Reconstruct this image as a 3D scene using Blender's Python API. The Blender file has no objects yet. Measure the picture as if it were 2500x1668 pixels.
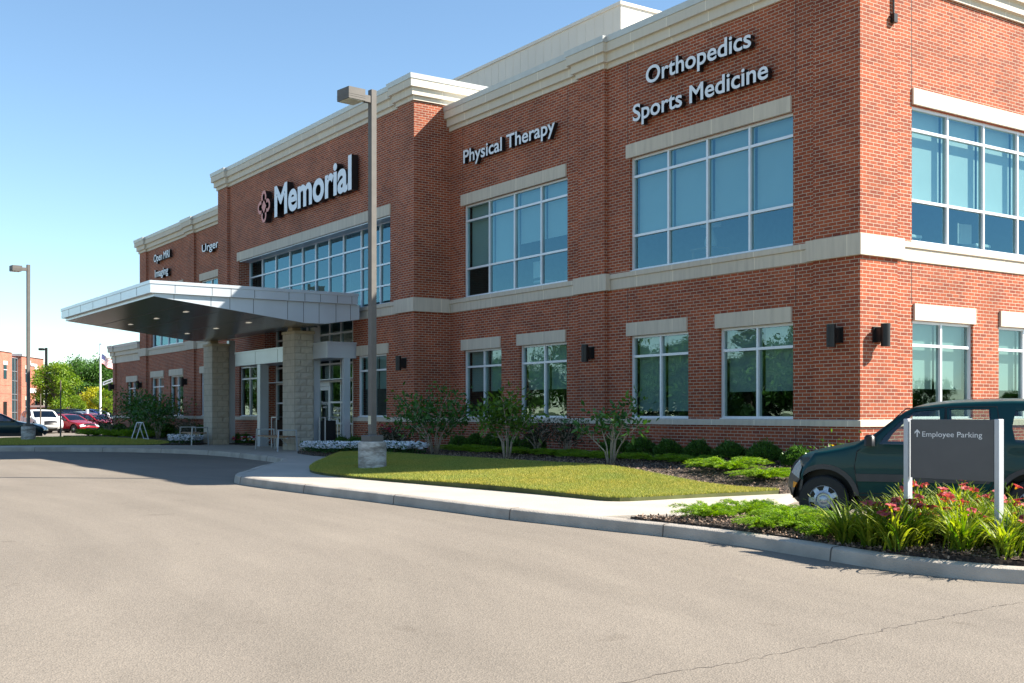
import bpy, math, random
import numpy as np
from mathutils import Vector, Matrix
from mathutils.geometry import delaunay_2d_cdt, tessellate_polygon

random.seed(7)
rng = np.random.default_rng(11)
S = bpy.context.scene
COL = S.collection

# ------------------------------------------------------------------ camera, sky, sun, exposure
cam_d = bpy.data.cameras.new('camera')
cam_d.sensor_width = 36.0
cam_d.lens = 40.03
cam_d.shift_y = 0.0702
cam_d.clip_start = 0.1
cam_d.clip_end = 5000
cam = bpy.data.objects.new('camera', cam_d)
COL.objects.link(cam)
CX, CY, CZ = 13.646, -16.937, 1.5
cam.location = (CX, CY, CZ)
cam.rotation_euler = (math.radians(90), 0, math.radians(55.86))
S.camera = cam

SUN = Vector((0.80, 1.0, 1.05)).normalized()
world = bpy.data.worlds.new('World')
S.world = world
world.use_nodes = True
wn = world.node_tree
sky = wn.nodes.new('ShaderNodeTexSky')
sky.sky_type = 'NISHITA'
sky.sun_disc = False
sky.sun_elevation = math.asin(SUN.z)
sky.sun_rotation = math.atan2(SUN.x, SUN.y)
sky.altitude = 200
sky.air_density = 1.0
sky.dust_density = 0.0
sky.ozone_density = 2.2
bg = wn.nodes['Background']
bg.inputs['Strength'].default_value = 0.080
sky_hs = wn.nodes.new('ShaderNodeHueSaturation')     # a slightly deeper blue, as through a polarising filter
sky_hs.inputs['Saturation'].default_value = 1.0
wn.links.new(sky.outputs[0], sky_hs.inputs['Color'])
sky_tint = wn.nodes.new('ShaderNodeMix')
sky_tint.data_type = 'RGBA'
sky_tint.blend_type = 'MULTIPLY'
sky_tint.inputs['Factor'].default_value = 1
sky_tint.inputs['B'].default_value = (0.92, 1.0, 1.0, 1)
wn.links.new(sky_hs.outputs[0], sky_tint.inputs['A'])
wn.links.new(sky_tint.outputs['Result'], bg.inputs['Color'])

sun_d = bpy.data.lights.new('sun', 'SUN')
sun_d.energy = 5.0
sun_d.angle = math.radians(0.5)
sun_d.color = (1.0, 0.93, 0.82)
sun = bpy.data.objects.new('sun', sun_d)
COL.objects.link(sun)
sun.rotation_euler = SUN.to_track_quat('Z', 'Y').to_euler()

S.view_settings.view_transform = 'Standard'
S.view_settings.look = 'None'
S.view_settings.exposure = 1.43
S.view_settings.gamma = 1.0

# ------------------------------------------------------------------ materials
def new_mat(name):
    m = bpy.data.materials.new(name)
    m.use_nodes = True
    nt = m.node_tree
    return m, nt, nt.nodes['Principled BSDF']

def N(nt, typ, **kw):
    n = nt.nodes.new(typ)
    for k, v in kw.items():
        setattr(n, k, v)
    return n

def ramp(nt, stops):
    r = N(nt, 'ShaderNodeValToRGB')
    cr = r.color_ramp
    while len(cr.elements) < len(stops):
        cr.elements.new(0.5)
    for e, (p, c) in zip(cr.elements, stops):
        e.position = p
        e.color = (*c, 1)
    return r

def shade(c, k):
    return tuple(min(1, v*k) for v in c)

def basic(name, col, rough=0.6, metal=0.0, scale=6.0, amt=0.12, bump=0.0, bscale=60.0, spec=None, coat=0.0, stretch=None):
    m, nt, b = new_mat(name)
    geo = N(nt, 'ShaderNodeTexCoord')
    mp = N(nt, 'ShaderNodeMapping')
    if stretch:
        mp.inputs['Scale'].default_value = stretch
    nt.links.new(geo.outputs['Object'], mp.inputs['Vector'])
    nz = N(nt, 'ShaderNodeTexNoise')
    nz.inputs['Scale'].default_value = scale
    nz.inputs['Detail'].default_value = 5
    nt.links.new(mp.outputs['Vector'], nz.inputs['Vector'])
    r = ramp(nt, [(0.3, shade(col, 1-amt)), (0.7, shade(col, 1+amt))])
    nt.links.new(nz.outputs['Fac'], r.inputs['Fac'])
    nt.links.new(r.outputs['Color'], b.inputs['Base Color'])
    b.inputs['Roughness'].default_value = rough
    b.inputs['Metallic'].default_value = metal
    if spec is not None:
        b.inputs['Specular IOR Level'].default_value = spec
    if coat:
        b.inputs['Coat Weight'].default_value = coat
        b.inputs['Coat Roughness'].default_value = 0.03
    if bump:
        n2 = N(nt, 'ShaderNodeTexNoise')
        n2.inputs['Scale'].default_value = bscale
        n2.inputs['Detail'].default_value = 4
        nt.links.new(geo.outputs['Object'], n2.inputs['Vector'])
        bp = N(nt, 'ShaderNodeBump')
        bp.inputs['Strength'].default_value = bump
        bp.inputs['Distance'].default_value = 0.02
        nt.links.new(n2.outputs['Fac'], bp.inputs['Height'])
        nt.links.new(bp.outputs['Normal'], b.inputs['Normal'])
    return m

def wall_uv(nt):
    """world position laid on the wall: (x or y, z)"""
    g = N(nt, 'ShaderNodeNewGeometry')
    sp = N(nt, 'ShaderNodeSeparateXYZ')
    nt.links.new(g.outputs['Position'], sp.inputs[0])
    sn = N(nt, 'ShaderNodeSeparateXYZ')
    nt.links.new(g.outputs['True Normal'], sn.inputs[0])
    ab = N(nt, 'ShaderNodeMath', operation='ABSOLUTE')
    nt.links.new(sn.outputs['X'], ab.inputs[0])
    gt = N(nt, 'ShaderNodeMath', operation='GREATER_THAN')
    gt.inputs[1].default_value = 0.6
    nt.links.new(ab.outputs[0], gt.inputs[0])
    mx = N(nt, 'ShaderNodeMix', data_type='FLOAT')
    nt.links.new(gt.outputs[0], mx.inputs['Factor'])
    nt.links.new(sp.outputs['X'], mx.inputs['A'])
    nt.links.new(sp.outputs['Y'], mx.inputs['B'])
    cb = N(nt, 'ShaderNodeCombineXYZ')
    nt.links.new(mx.outputs['Result'], cb.inputs['X'])
    nt.links.new(sp.outputs['Z'], cb.inputs['Y'])
    return cb, g

def brick_mat(name, c1, c2, mortar, bw=0.2032, bh=0.0677, ms=0.0062, zoff=0.0):
    m, nt, b = new_mat(name)
    cb, g = wall_uv(nt)
    ad = N(nt, 'ShaderNodeVectorMath', operation='ADD')
    ad.inputs[1].default_value = (0.03, zoff, 0)
    nt.links.new(cb.outputs[0], ad.inputs[0])
    br = N(nt, 'ShaderNodeTexBrick')
    br.offset = 0.5
    br.inputs['Scale'].default_value = 1.0
    br.inputs['Brick Width'].default_value = bw
    br.inputs['Row Height'].default_value = bh
    br.inputs['Mortar Size'].default_value = ms
    br.inputs['Mortar Smooth'].default_value = 0.15
    br.inputs['Bias'].default_value = -0.1
    br.inputs['Color1'].default_value = (*c1, 1)
    br.inputs['Color2'].default_value = (*c2, 1)
    br.inputs['Mortar'].default_value = (*mortar, 1)
    nt.links.new(ad.outputs[0], br.inputs['Vector'])
    nz = N(nt, 'ShaderNodeTexNoise')
    nz.inputs['Scale'].default_value = 0.9
    nz.inputs['Detail'].default_value = 6
    nt.links.new(g.outputs['Position'], nz.inputs['Vector'])
    n3 = N(nt, 'ShaderNodeTexNoise')
    n3.inputs['Scale'].default_value = 55
    nt.links.new(g.outputs['Position'], n3.inputs['Vector'])
    r = ramp(nt, [(0.3, (0.80, 0.80, 0.80)), (0.7, (1.12, 1.10, 1.08))])
    nt.links.new(nz.outputs['Fac'], r.inputs['Fac'])
    r3 = ramp(nt, [(0.3, (0.82, 0.82, 0.82)), (0.7, (1.12, 1.12, 1.12))])
    nt.links.new(n3.outputs['Fac'], r3.inputs['Fac'])
    mu = N(nt, 'ShaderNodeMix', data_type='RGBA', blend_type='MULTIPLY')
    mu.inputs['Factor'].default_value = 1
    nt.links.new(br.outputs['Color'], mu.inputs['A'])
    nt.links.new(r.outputs['Color'], mu.inputs['B'])
    mu2 = N(nt, 'ShaderNodeMix', data_type='RGBA', blend_type='MULTIPLY')
    mu2.inputs['Factor'].default_value = 1
    nt.links.new(mu.outputs['Result'], mu2.inputs['A'])
    nt.links.new(r3.outputs['Color'], mu2.inputs['B'])
    ef = N(nt, 'ShaderNodeTexNoise')       # pale efflorescence and batch patches
    ef.inputs['Scale'].default_value = 0.55
    ef.inputs['Detail'].default_value = 7
    ef.inputs['Roughness'].default_value = 0.62
    nt.links.new(cb.outputs[0], ef.inputs['Vector'])
    er = ramp(nt, [(0.52, (0, 0, 0)), (0.72, (0.11, 0.11, 0.11))])
    nt.links.new(ef.outputs['Fac'], er.inputs['Fac'])
    mu3 = N(nt, 'ShaderNodeMix', data_type='RGBA')
    nt.links.new(er.outputs['Color'], mu3.inputs['Factor'])
    nt.links.new(mu2.outputs['Result'], mu3.inputs['A'])
    mu3.inputs['B'].default_value = (0.46, 0.25, 0.18, 1)
    nt.links.new(mu3.outputs['Result'], b.inputs['Base Color'])
    b.inputs['Roughness'].default_value = 0.85
    b.inputs['Specular IOR Level'].default_value = 0.3
    bp = N(nt, 'ShaderNodeBump')
    bp.inputs['Strength'].default_value = 0.5
    bp.inputs['Distance'].default_value = 0.008
    bp.invert = True
    nt.links.new(br.outputs['Fac'], bp.inputs['Height'])
    nt.links.new(bp.outputs['Normal'], b.inputs['Normal'])
    return m

def stone_mat(name, col, streak=0.10):
    """cast stone with faint vertical weathering and joints"""
    m, nt, b = new_mat(name)
    cb, g = wall_uv(nt)
    mp = N(nt, 'ShaderNodeMapping')
    mp.inputs['Scale'].default_value = (7, 0.8, 1)
    nt.links.new(cb.outputs[0], mp.inputs['Vector'])
    nz = N(nt, 'ShaderNodeTexNoise')
    nz.inputs['Scale'].default_value = 1.6
    nz.inputs['Detail'].default_value = 6
    nt.links.new(mp.outputs[0], nz.inputs['Vector'])
    r = ramp(nt, [(0.28, shade(col, 1-streak*1.3)), (0.5, col), (0.75, shade(col, 1+streak*.6))])
    nt.links.new(nz.outputs['Fac'], r.inputs['Fac'])
    br = N(nt, 'ShaderNodeTexBrick')
    br.offset = 0.0
    br.inputs['Scale'].default_value = 1
    br.inputs['Brick Width'].default_value = 1.22
    br.inputs['Row Height'].default_value = 50
    br.inputs['Mortar Size'].default_value = 0.011
    br.inputs['Color1'].default_value = (1, 1, 1, 1)
    br.inputs['Color2'].default_value = (0.93, 0.93, 0.94, 1)
    br.inputs['Mortar'].default_value = (1.28, 1.28, 1.26, 1)
    ad = N(nt, 'ShaderNodeVectorMath', operation='ADD')
    ad.inputs[1].default_value = (0.25, 25, 0)
    nt.links.new(cb.outputs[0], ad.inputs[0])
    nt.links.new(ad.outputs[0], br.inputs['Vector'])
    mu = N(nt, 'ShaderNodeMix', data_type='RGBA', blend_type='MULTIPLY')
    mu.inputs['Factor'].default_value = 1
    nt.links.new(r.outputs['Color'], mu.inputs['A'])
    nt.links.new(br.outputs['Color'], mu.inputs['B'])
    nt.links.new(mu.outputs['Result'], b.inputs['Base Color'])
    b.inputs['Roughness'].default_value = 0.85
    n2 = N(nt, 'ShaderNodeTexNoise')
    n2.inputs['Scale'].default_value = 90
    nt.links.new(g.outputs['Position'], n2.inputs['Vector'])
    bp = N(nt, 'ShaderNodeBump')
    bp.inputs['Strength'].default_value = 0.2
    bp.inputs['Distance'].default_value = 0.004
    nt.links.new(n2.outputs['Fac'], bp.inputs['Height'])
    nt.links.new(bp.outputs['Normal'], b.inputs['Normal'])
    return m

def glass_mat(name, tint, refl, fac=0.3, wav=0.02, wscale=1.2):
    """tinted reflective pane: part mirror (more at grazing angles), part clear"""
    m, nt, b = new_mat(name)
    nt.nodes.remove(b)
    out = nt.nodes['Material Output']
    tr = N(nt, 'ShaderNodeBsdfTransparent')
    tr.inputs['Color'].default_value = (*tint, 1)
    gl = N(nt, 'ShaderNodeBsdfGlossy')
    gl.inputs['Color'].default_value = (*refl, 1)
    gl.inputs['Roughness'].default_value = 0.0
    gg = N(nt, 'ShaderNodeNewGeometry')      # Schlick reflectance, the same from both sides of the sheet
    dt = N(nt, 'ShaderNodeVectorMath', operation='DOT_PRODUCT')
    nt.links.new(gg.outputs['Incoming'], dt.inputs[0])
    nt.links.new(gg.outputs['True Normal'], dt.inputs[1])
    ab = N(nt, 'ShaderNodeMath', operation='ABSOLUTE')
    nt.links.new(dt.outputs['Value'], ab.inputs[0])
    om = N(nt, 'ShaderNodeMath', operation='SUBTRACT')
    om.inputs[0].default_value = 1.0
    nt.links.new(ab.outputs[0], om.inputs[1])
    pw = N(nt, 'ShaderNodeMath', operation='POWER')
    pw.inputs[1].default_value = 5.0
    nt.links.new(om.outputs[0], pw.inputs[0])
    ad = N(nt, 'ShaderNodeMath', operation='MULTIPLY_ADD', use_clamp=True)
    ad.inputs[1].default_value = 0.9
    ad.inputs[2].default_value = fac+0.04
    nt.links.new(pw.outputs[0], ad.inputs[0])
    mx = N(nt, 'ShaderNodeMixShader')
    nt.links.new(ad.outputs[0], mx.inputs['Fac'])
    nt.links.new(tr.outputs[0], mx.inputs[1])
    nt.links.new(gl.outputs[0], mx.inputs[2])
    nt.links.new(mx.outputs[0], out.inputs['Surface'])
    if wav:
        g = N(nt, 'ShaderNodeNewGeometry')
        nz = N(nt, 'ShaderNodeTexNoise')
        nz.inputs['Scale'].default_value = wscale
        nz.inputs['Detail'].default_value = 1
        nt.links.new(g.outputs['Position'], nz.inputs['Vector'])
        bp = N(nt, 'ShaderNodeBump')
        bp.inputs['Strength'].default_value = wav
        bp.inputs['Distance'].default_value = 0.1
        nt.links.new(nz.outputs['Fac'], bp.inputs['Height'])
        nt.links.new(bp.outputs['Normal'], gl.inputs['Normal'])
    return m

def leaf_mat(name, dark, light, trans=0.35, rough=0.5, patch=None):
    m, nt, b = new_mat(name)
    g = N(nt, 'ShaderNodeNewGeometry')
    r = ramp(nt, [(0.0, dark), (0.55, tuple((a+c)/2 for a, c in zip(dark, light))), (1.0, light)])
    nt.links.new(g.outputs['Random Per Island'], r.inputs['Fac'])
    if patch:       # drier and lusher patches
        pn = N(nt, 'ShaderNodeTexNoise')
        pn.inputs['Scale'].default_value = 1.1
        pn.inputs['Detail'].default_value = 4
        nt.links.new(g.outputs['Position'], pn.inputs['Vector'])
        pr = ramp(nt, [(0.35, patch[1]), (0.65, patch[0])])
        nt.links.new(pn.outputs['Fac'], pr.inputs['Fac'])
        pm = N(nt, 'ShaderNodeMix', data_type='RGBA', blend_type='MULTIPLY')
        pm.inputs['Factor'].default_value = 1
        nt.links.new(r.outputs['Color'], pm.inputs['A'])
        nt.links.new(pr.outputs['Color'], pm.inputs['B'])
        nt.links.new(pm.outputs['Result'], b.inputs['Base Color'])
    else:
        nt.links.new(r.outputs['Color'], b.inputs['Base Color'])
    b.inputs['Roughness'].default_value = rough
    b.inputs['Specular IOR Level'].default_value = 0.35
    out = nt.nodes['Material Output']
    tl = N(nt, 'ShaderNodeBsdfTranslucent')
    hs = N(nt, 'ShaderNodeHueSaturation')
    hs.inputs['Saturation'].default_value = 1.1
    hs.inputs['Value'].default_value = 1.6
    nt.links.new(r.outputs['Color'], hs.inputs['Color'])
    nt.links.new(hs.outputs['Color'], tl.inputs['Color'])
    mx = N(nt, 'ShaderNodeMixShader')
    mx.inputs['Fac'].default_value = trans
    nt.links.new(b.outputs[0], mx.inputs[1])
    nt.links.new(tl.outputs[0], mx.inputs[2])
    nt.links.new(mx.outputs[0], out.inputs['Surface'])
    return m

def emit_mat(name, col, st):
    m, nt, b = new_mat(name)
    b.inputs['Emission Color'].default_value = (*col, 1)
    b.inputs['Emission Strength'].default_value = st
    b.inputs['Base Color'].default_value = (*col, 1)
    return m

def asphalt_mat():
    m, nt, b = new_mat('asphalt')
    g = N(nt, 'ShaderNodeNewGeometry')
    def noise(sc, det=5, st=None, rot=0):
        mp = N(nt, 'ShaderNodeMapping')
        if st:
            mp.inputs['Scale'].default_value = st
        mp.inputs['Rotation'].default_value = (0, 0, rot)
        nt.links.new(g.outputs['Position'], mp.inputs['Vector'])
        z = N(nt, 'ShaderNodeTexNoise')
        z.inputs['Scale'].default_value = sc
        z.inputs['Detail'].default_value = det
        nt.links.new(mp.outputs[0], z.inputs['Vector'])
        return z
    base = (0.212, 0.183, 0.150)
    a = noise(0.35, 6)
    ra = ramp(nt, [(0.3, shade(base, 0.93)), (0.55, base), (0.75, shade(base, 1.07))])
    nt.links.new(a.outputs['Fac'], ra.inputs['Fac'])
    # long tyre-polished streaks
    s = noise(1.0, 3, (0.12, 1.5, 1), 0.35)
    rs = ramp(nt, [(0.35, (0.95, 0.95, 0.95)), (0.65, (1.04, 1.04, 1.04))])
    nt.links.new(s.outputs['Fac'], rs.inputs['Fac'])
    m1 = N(nt, 'ShaderNodeMix', data_type='RGBA', blend_type='MULTIPLY')
    m1.inputs['Factor'].default_value = 1
    nt.links.new(ra.outputs['Color'], m1.inputs['A'])
    nt.links.new(rs.outputs['Color'], m1.inputs['B'])
    # faint turning arcs worn by tyres
    sb = N(nt, 'ShaderNodeVectorMath', operation='SUBTRACT')
    sb.inputs[1].default_value = (-2.0, -27.0, 0)
    nt.links.new(g.outputs['Position'], sb.inputs[0])
    ln = N(nt, 'ShaderNodeVectorMath', operation='LENGTH')
    nt.links.new(sb.outputs[0], ln.inputs[0])
    sx_ = N(nt, 'ShaderNodeSeparateXYZ')
    nt.links.new(sb.outputs[0], sx_.inputs[0])
    cv = N(nt, 'ShaderNodeCombineXYZ')
    nt.links.new(ln.outputs['Value'], cv.inputs['X'])
    ay = N(nt, 'ShaderNodeMath', operation='MULTIPLY')
    ay.inputs[1].default_value = 0.07
    nt.links.new(sx_.outputs['X'], ay.inputs[0])
    nt.links.new(ay.outputs[0], cv.inputs['Y'])
    az_ = N(nt, 'ShaderNodeTexNoise')
    az_.inputs['Scale'].default_value = 2.2
    az_.inputs['Detail'].default_value = 3
    nt.links.new(cv.outputs[0], az_.inputs['Vector'])
    rz_ = ramp(nt, [(0.36, (0.965, 0.965, 0.965)), (0.5, (1, 1, 1)), (0.66, (1.035, 1.035, 1.03))])
    nt.links.new(az_.outputs['Fac'], rz_.inputs['Fac'])
    m0 = N(nt, 'ShaderNodeMix', data_type='RGBA', blend_type='MULTIPLY')
    m0.inputs['Factor'].default_value = 1
    nt.links.new(m1.outputs['Result'], m0.inputs['A'])
    nt.links.new(rz_.outputs['Color'], m0.inputs['B'])
    m1 = m0
    # aggregate
    v = N(nt, 'ShaderNodeTexVoronoi')
    v.inputs['Scale'].default_value = 75
    nt.links.new(g.outputs['Position'], v.inputs['Vector'])
    rv = N(nt, 'ShaderNodeSeparateColor')
    nt.links.new(v.outputs['Color'], rv.inputs[0])
    rr = ramp(nt, [(0.0, (0.84, 0.84, 0.84)), (0.5, (1.0, 1.0, 1.0)), (1.0, (1.15, 1.14, 1.13))])
    nt.links.new(rv.outputs[0], rr.inputs['Fac'])
    m2 = N(nt, 'ShaderNodeMix', data_type='RGBA', blend_type='MULTIPLY')
    m2.inputs['Factor'].default_value = 1
    nt.links.new(m1.outputs['Result'], m2.inputs['A'])
    nt.links.new(rr.outputs['Color'], m2.inputs['B'])
    # oil drips / worn spots
    o = noise(2.3, 4)
    ro = ramp(nt, [(0.25, (0.82, 0.81, 0.80)), (0.33, (1, 1, 1)), (0.70, (1, 1, 1)), (0.80, (1.12, 1.10, 1.08))])
    nt.links.new(o.outputs['Fac'], ro.inputs['Fac'])
    m3 = N(nt, 'ShaderNodeMix', data_type='RGBA', blend_type='MULTIPLY')
    m3.inputs['Factor'].default_value = 1
    nt.links.new(m2.outputs['Result'], m3.inputs['A'])
    nt.links.new(ro.outputs['Color'], m3.inputs['B'])
    nt.links.new(m3.outputs['Result'], b.inputs['Base Color'])
    b.inputs['Roughness'].default_value = 0.9
    b.inputs['Specular IOR Level'].default_value = 0.2
    bp = N(nt, 'ShaderNodeBump')
    bp.inputs['Strength'].default_value = 0.55
    bp.inputs['Distance'].default_value = 0.006
    nt.links.new(v.outputs['Distance'], bp.inputs['Height'])
    nt.links.new(bp.outputs['Normal'], b.inputs['Normal'])
    return m

M = {}
M['brick'] = brick_mat('brick', (0.385, 0.090, 0.036), (0.215, 0.046, 0.024), (0.51, 0.42, 0.32))
M['brick_far'] = brick_mat('brick_far', (0.44, 0.145, 0.095), (0.38, 0.12, 0.08), (0.46, 0.33, 0.26), bw=0.4, bh=0.13, ms=0.008)  # paler than the near brick: distance haze and glare put into the colour
M['stone'] = stone_mat('cast_stone', (0.60, 0.525, 0.42))
M['cornice'] = stone_mat('cornice_paint', (0.65, 0.585, 0.48), 0.04)
M['coping'] = basic('coping_metal', (0.50, 0.51, 0.50), 0.45, 0.2, amt=0.05)
M['block_smooth'] = brick_mat('block_smooth', (0.42, 0.36, 0.265), (0.36, 0.31, 0.235), (0.50, 0.45, 0.36), bw=0.406, bh=0.2032, ms=0.006, zoff=-0.34)
M['frame'] = basic('aluminium_frame', (0.72, 0.74, 0.77), 0.35, 0.15, amt=0.03)
M['panel'] = basic('aluminium_panel', (0.56, 0.60, 0.64), 0.30, 0.35, scale=1.5, amt=0.04)
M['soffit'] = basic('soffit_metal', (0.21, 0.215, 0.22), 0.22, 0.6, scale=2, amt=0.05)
M['glass_up'] = glass_mat('glass_upper', (0.52, 0.68, 0.68), (0.26, 0.50, 0.62), 0.19, 0.02, 0.7)
M['glass_low'] = glass_mat('glass_lower', (0.44, 0.57, 0.56), (0.44, 0.58, 0.62), 0.17, 0.02, 2.0)
M['blind'] = basic('roller_blind', (0.74, 0.75, 0.70), 0.8, amt=0.03, scale=2)
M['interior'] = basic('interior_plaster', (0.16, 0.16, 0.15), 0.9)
M['white'] = basic('white_enamel', (0.78, 0.80, 0.83), 0.4, amt=0.03)
M['black'] = basic('black_metal', (0.012, 0.012, 0.014), 0.4, 0.2)
M['salmon'] = basic('salmon_face', (0.68, 0.25, 0.20), 0.5, amt=0.04)
M['bronze'] = basic('dark_bronze', (0.022, 0.021, 0.021), 0.4, 0.4)
M['steel'] = basic('brushed_steel', (0.42, 0.45, 0.48), 0.35, 0.6, amt=0.06)
M['lamp_metal'] = basic('grey_lamp_metal', (0.135, 0.126, 0.116), 0.55, 0.0, amt=0.08, spec=0.2)
M['wood'] = basic('teak_slat', (0.26, 0.15, 0.075), 0.6, scale=3, amt=0.25, stretch=(1, 20, 20))
M['penthouse'] = basic('penthouse_panel', (0.60, 0.545, 0.475), 0.6, 0.0, scale=1.5, amt=0.03)
M['asphalt'] = asphalt_mat()
M['ground'] = basic('dry_grass_ground', (0.11, 0.13, 0.045), 0.95, scale=0.15, amt=0.35)
M['concrete'] = basic('sidewalk_concrete', (0.43, 0.385, 0.325), 0.85, scale=1.3, amt=0.09, bump=0.25, bscale=70)
M['curb'] = basic('curb_concrete', (0.40, 0.355, 0.30), 0.88, scale=2.2, amt=0.22, bump=0.4, bscale=60)
M['soil'] = basic('lawn_soil', (0.075, 0.085, 0.025), 0.95, scale=3, amt=0.3)
M['tar'] = basic('tar_crack', (0.12, 0.10, 0.084), 0.9)
M['tan_steel'] = basic('tan_steel', (0.42, 0.34, 0.22), 0.6, amt=0.06)
M['rubber'] = basic('rubber', (0.012, 0.012, 0.013), 0.65)
M['sign_face'] = basic('sign_face', (0.105, 0.108, 0.118), 0.28, 0.15, amt=0.05)
M['sign_text'] = basic('sign_text', (0.80, 0.80, 0.80), 0.5)
M['bark'] = basic('bark', (0.14, 0.11, 0.08), 0.9, scale=14, amt=0.35, bump=0.5, bscale=30)
M['twig'] = basic('pale_twig', (0.36, 0.30, 0.23), 0.85, scale=14, amt=0.3)
M['lens'] = basic('lamp_lens', (0.55, 0.54, 0.42), 0.25)
M['chrome'] = basic('chrome', (0.65, 0.66, 0.68), 0.12, 0.95, amt=0.02)
M['hubcap'] = basic('silver_wheel', (0.50, 0.53, 0.57), 0.30, 0.55, amt=0.04)
M['amber'] = basic('amber_lens', (0.70, 0.22, 0.03), 0.25)
M['red_lens'] = basic('red_lens', (0.45, 0.02, 0.02), 0.25)
M['headlight'] = basic('headlight', (0.62, 0.66, 0.68), 0.12, 0.3, amt=0.05)
M['clad'] = basic('grey_cladding', (0.060, 0.056, 0.056), 0.55)
M['car_in'] = basic('car_interior', (0.035, 0.037, 0.04), 0.8)
M['car_glass'] = glass_mat('car_glass', (0.62, 0.70, 0.66), (0.9, 0.95, 1.0), 0.04, 0)
M['car_glass_dark'] = glass_mat('car_glass_dark', (0.12, 0.15, 0.16), (0.9, 0.95, 1.0), 0.08, 0)
M['flag_red'] = basic('flag_red', (0.42, 0.03, 0.04), 0.8)
M['flag_white'] = basic('flag_white', (0.75, 0.74, 0.74), 0.8)
M['flag_blue'] = basic('flag_blue', (0.02, 0.03, 0.14), 0.8)
M['downlight'] = emit_mat('downlight', (1.0, 0.9, 0.75), 0.14)
M['yellow_sign'] = basic('yellow_sign', (0.75, 0.72, 0.02), 0.5)
M['jun'] = leaf_mat('juniper_leaf', (0.07, 0.18, 0.012), (0.30, 0.44, 0.03), 0.35, 0.6)
M['box'] = leaf_mat('boxwood_leaf', (0.03, 0.08, 0.014), (0.10, 0.21, 0.03), 0.25, 0.4)
M['mag'] = leaf_mat('shrub_leaf', (0.022, 0.075, 0.014), (0.075, 0.19, 0.03), 0.25, 0.35)
M['mag2'] = leaf_mat('shrub_leaf_young', (0.04, 0.11, 0.014), (0.14, 0.24, 0.03), 0.3, 0.35)
M['rose'] = leaf_mat('rose_leaf', (0.018, 0.032, 0.012), (0.06, 0.06, 0.028), 0.15, 0.4)
M['lily'] = leaf_mat('daylily_leaf', (0.05, 0.13, 0.010), (0.37, 0.41, 0.045), 0.42, 0.45)
M['petal'] = leaf_mat('daylily_petal', (0.16, 0.010, 0.035), (0.58, 0.12, 0.11), 0.25, 0.6)
M['petal_throat'] = leaf_mat('daylily_throat', (0.60, 0.30, 0.02), (0.72, 0.46, 0.05), 0.3, 0.6)
M['petunia'] = leaf_mat('white_petal', (0.72, 0.74, 0.78), (0.86, 0.87, 0.88), 0.25, 0.6)
M['petal_pink'] = leaf_mat('pink_petal', (0.45, 0.03, 0.10), (0.65, 0.08, 0.16), 0.2, 0.6)
M['petal_yellow'] = leaf_mat('yellow_petal', (0.65, 0.45, 0.02), (0.75, 0.55, 0.05), 0.2, 0.6)
M['bed_leaf'] = leaf_mat('bedding_leaf', (0.02, 0.06, 0.015), (0.05, 0.13, 0.025), 0.2, 0.5)
M['grass'] = leaf_mat('grass_blade', (0.15, 0.20, 0.032), (0.50, 0.46, 0.12), 0.3, 0.6, patch=((1.25, 1.05, .9), (.82, .95, .9)))
M['tree_dark'] = leaf_mat('tree_leaf_dark', (0.022, 0.065, 0.010), (0.09, 0.20, 0.03), 0.3, 0.5)
M['tree_light'] = leaf_mat('tree_leaf_light', (0.06, 0.14, 0.010), (0.26, 0.36, 0.03), 0.35, 0.5)
M['tree_yellow'] = leaf_mat('tree_leaf_yellow', (0.24, 0.28, 0.015), (0.50, 0.46, 0.03), 0.35, 0.5)
M['pine'] = leaf_mat('pine_needles', (0.018, 0.05, 0.018), (0.05, 0.12, 0.035), 0.2, 0.5)

def mulch_mat():
    m, nt, b = new_mat('mulch')
    g = N(nt, 'ShaderNodeNewGeometry')
    v = N(nt, 'ShaderNodeTexVoronoi')
    v.inputs['Scale'].default_value = 38
    nt.links.new(g.outputs['Position'], v.inputs['Vector'])
    sc = N(nt, 'ShaderNodeSeparateColor')
    nt.links.new(v.outputs['Color'], sc.inputs[0])
    r = ramp(nt, [(0.0, (0.012, 0.009, 0.007)), (0.6, (0.045, 0.030, 0.022)), (0.93, (0.12, 0.085, 0.06)), (1.0, (0.32, 0.25, 0.19))])
    nt.links.new(sc.outputs[0], r.inputs['Fac'])
    nt.links.new(r.outputs['Color'], b.inputs['Base Color'])
    b.inputs['Roughness'].default_value = 0.95
    bp = N(nt, 'ShaderNodeBump')
    bp.inputs['Strength'].default_value = 1.0
    bp.inputs['Distance'].default_value = 0.03
    nt.links.new(sc.outputs[1], bp.inputs['Height'])
    nt.links.new(bp.outputs['Normal'], b.inputs['Normal'])
    return m
M['mulch'] = mulch_mat()
M['chip'] = leaf_mat('mulch_chip', (0.02, 0.014, 0.011), (0.36, 0.25, 0.18), 0.0, 0.9)

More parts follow.
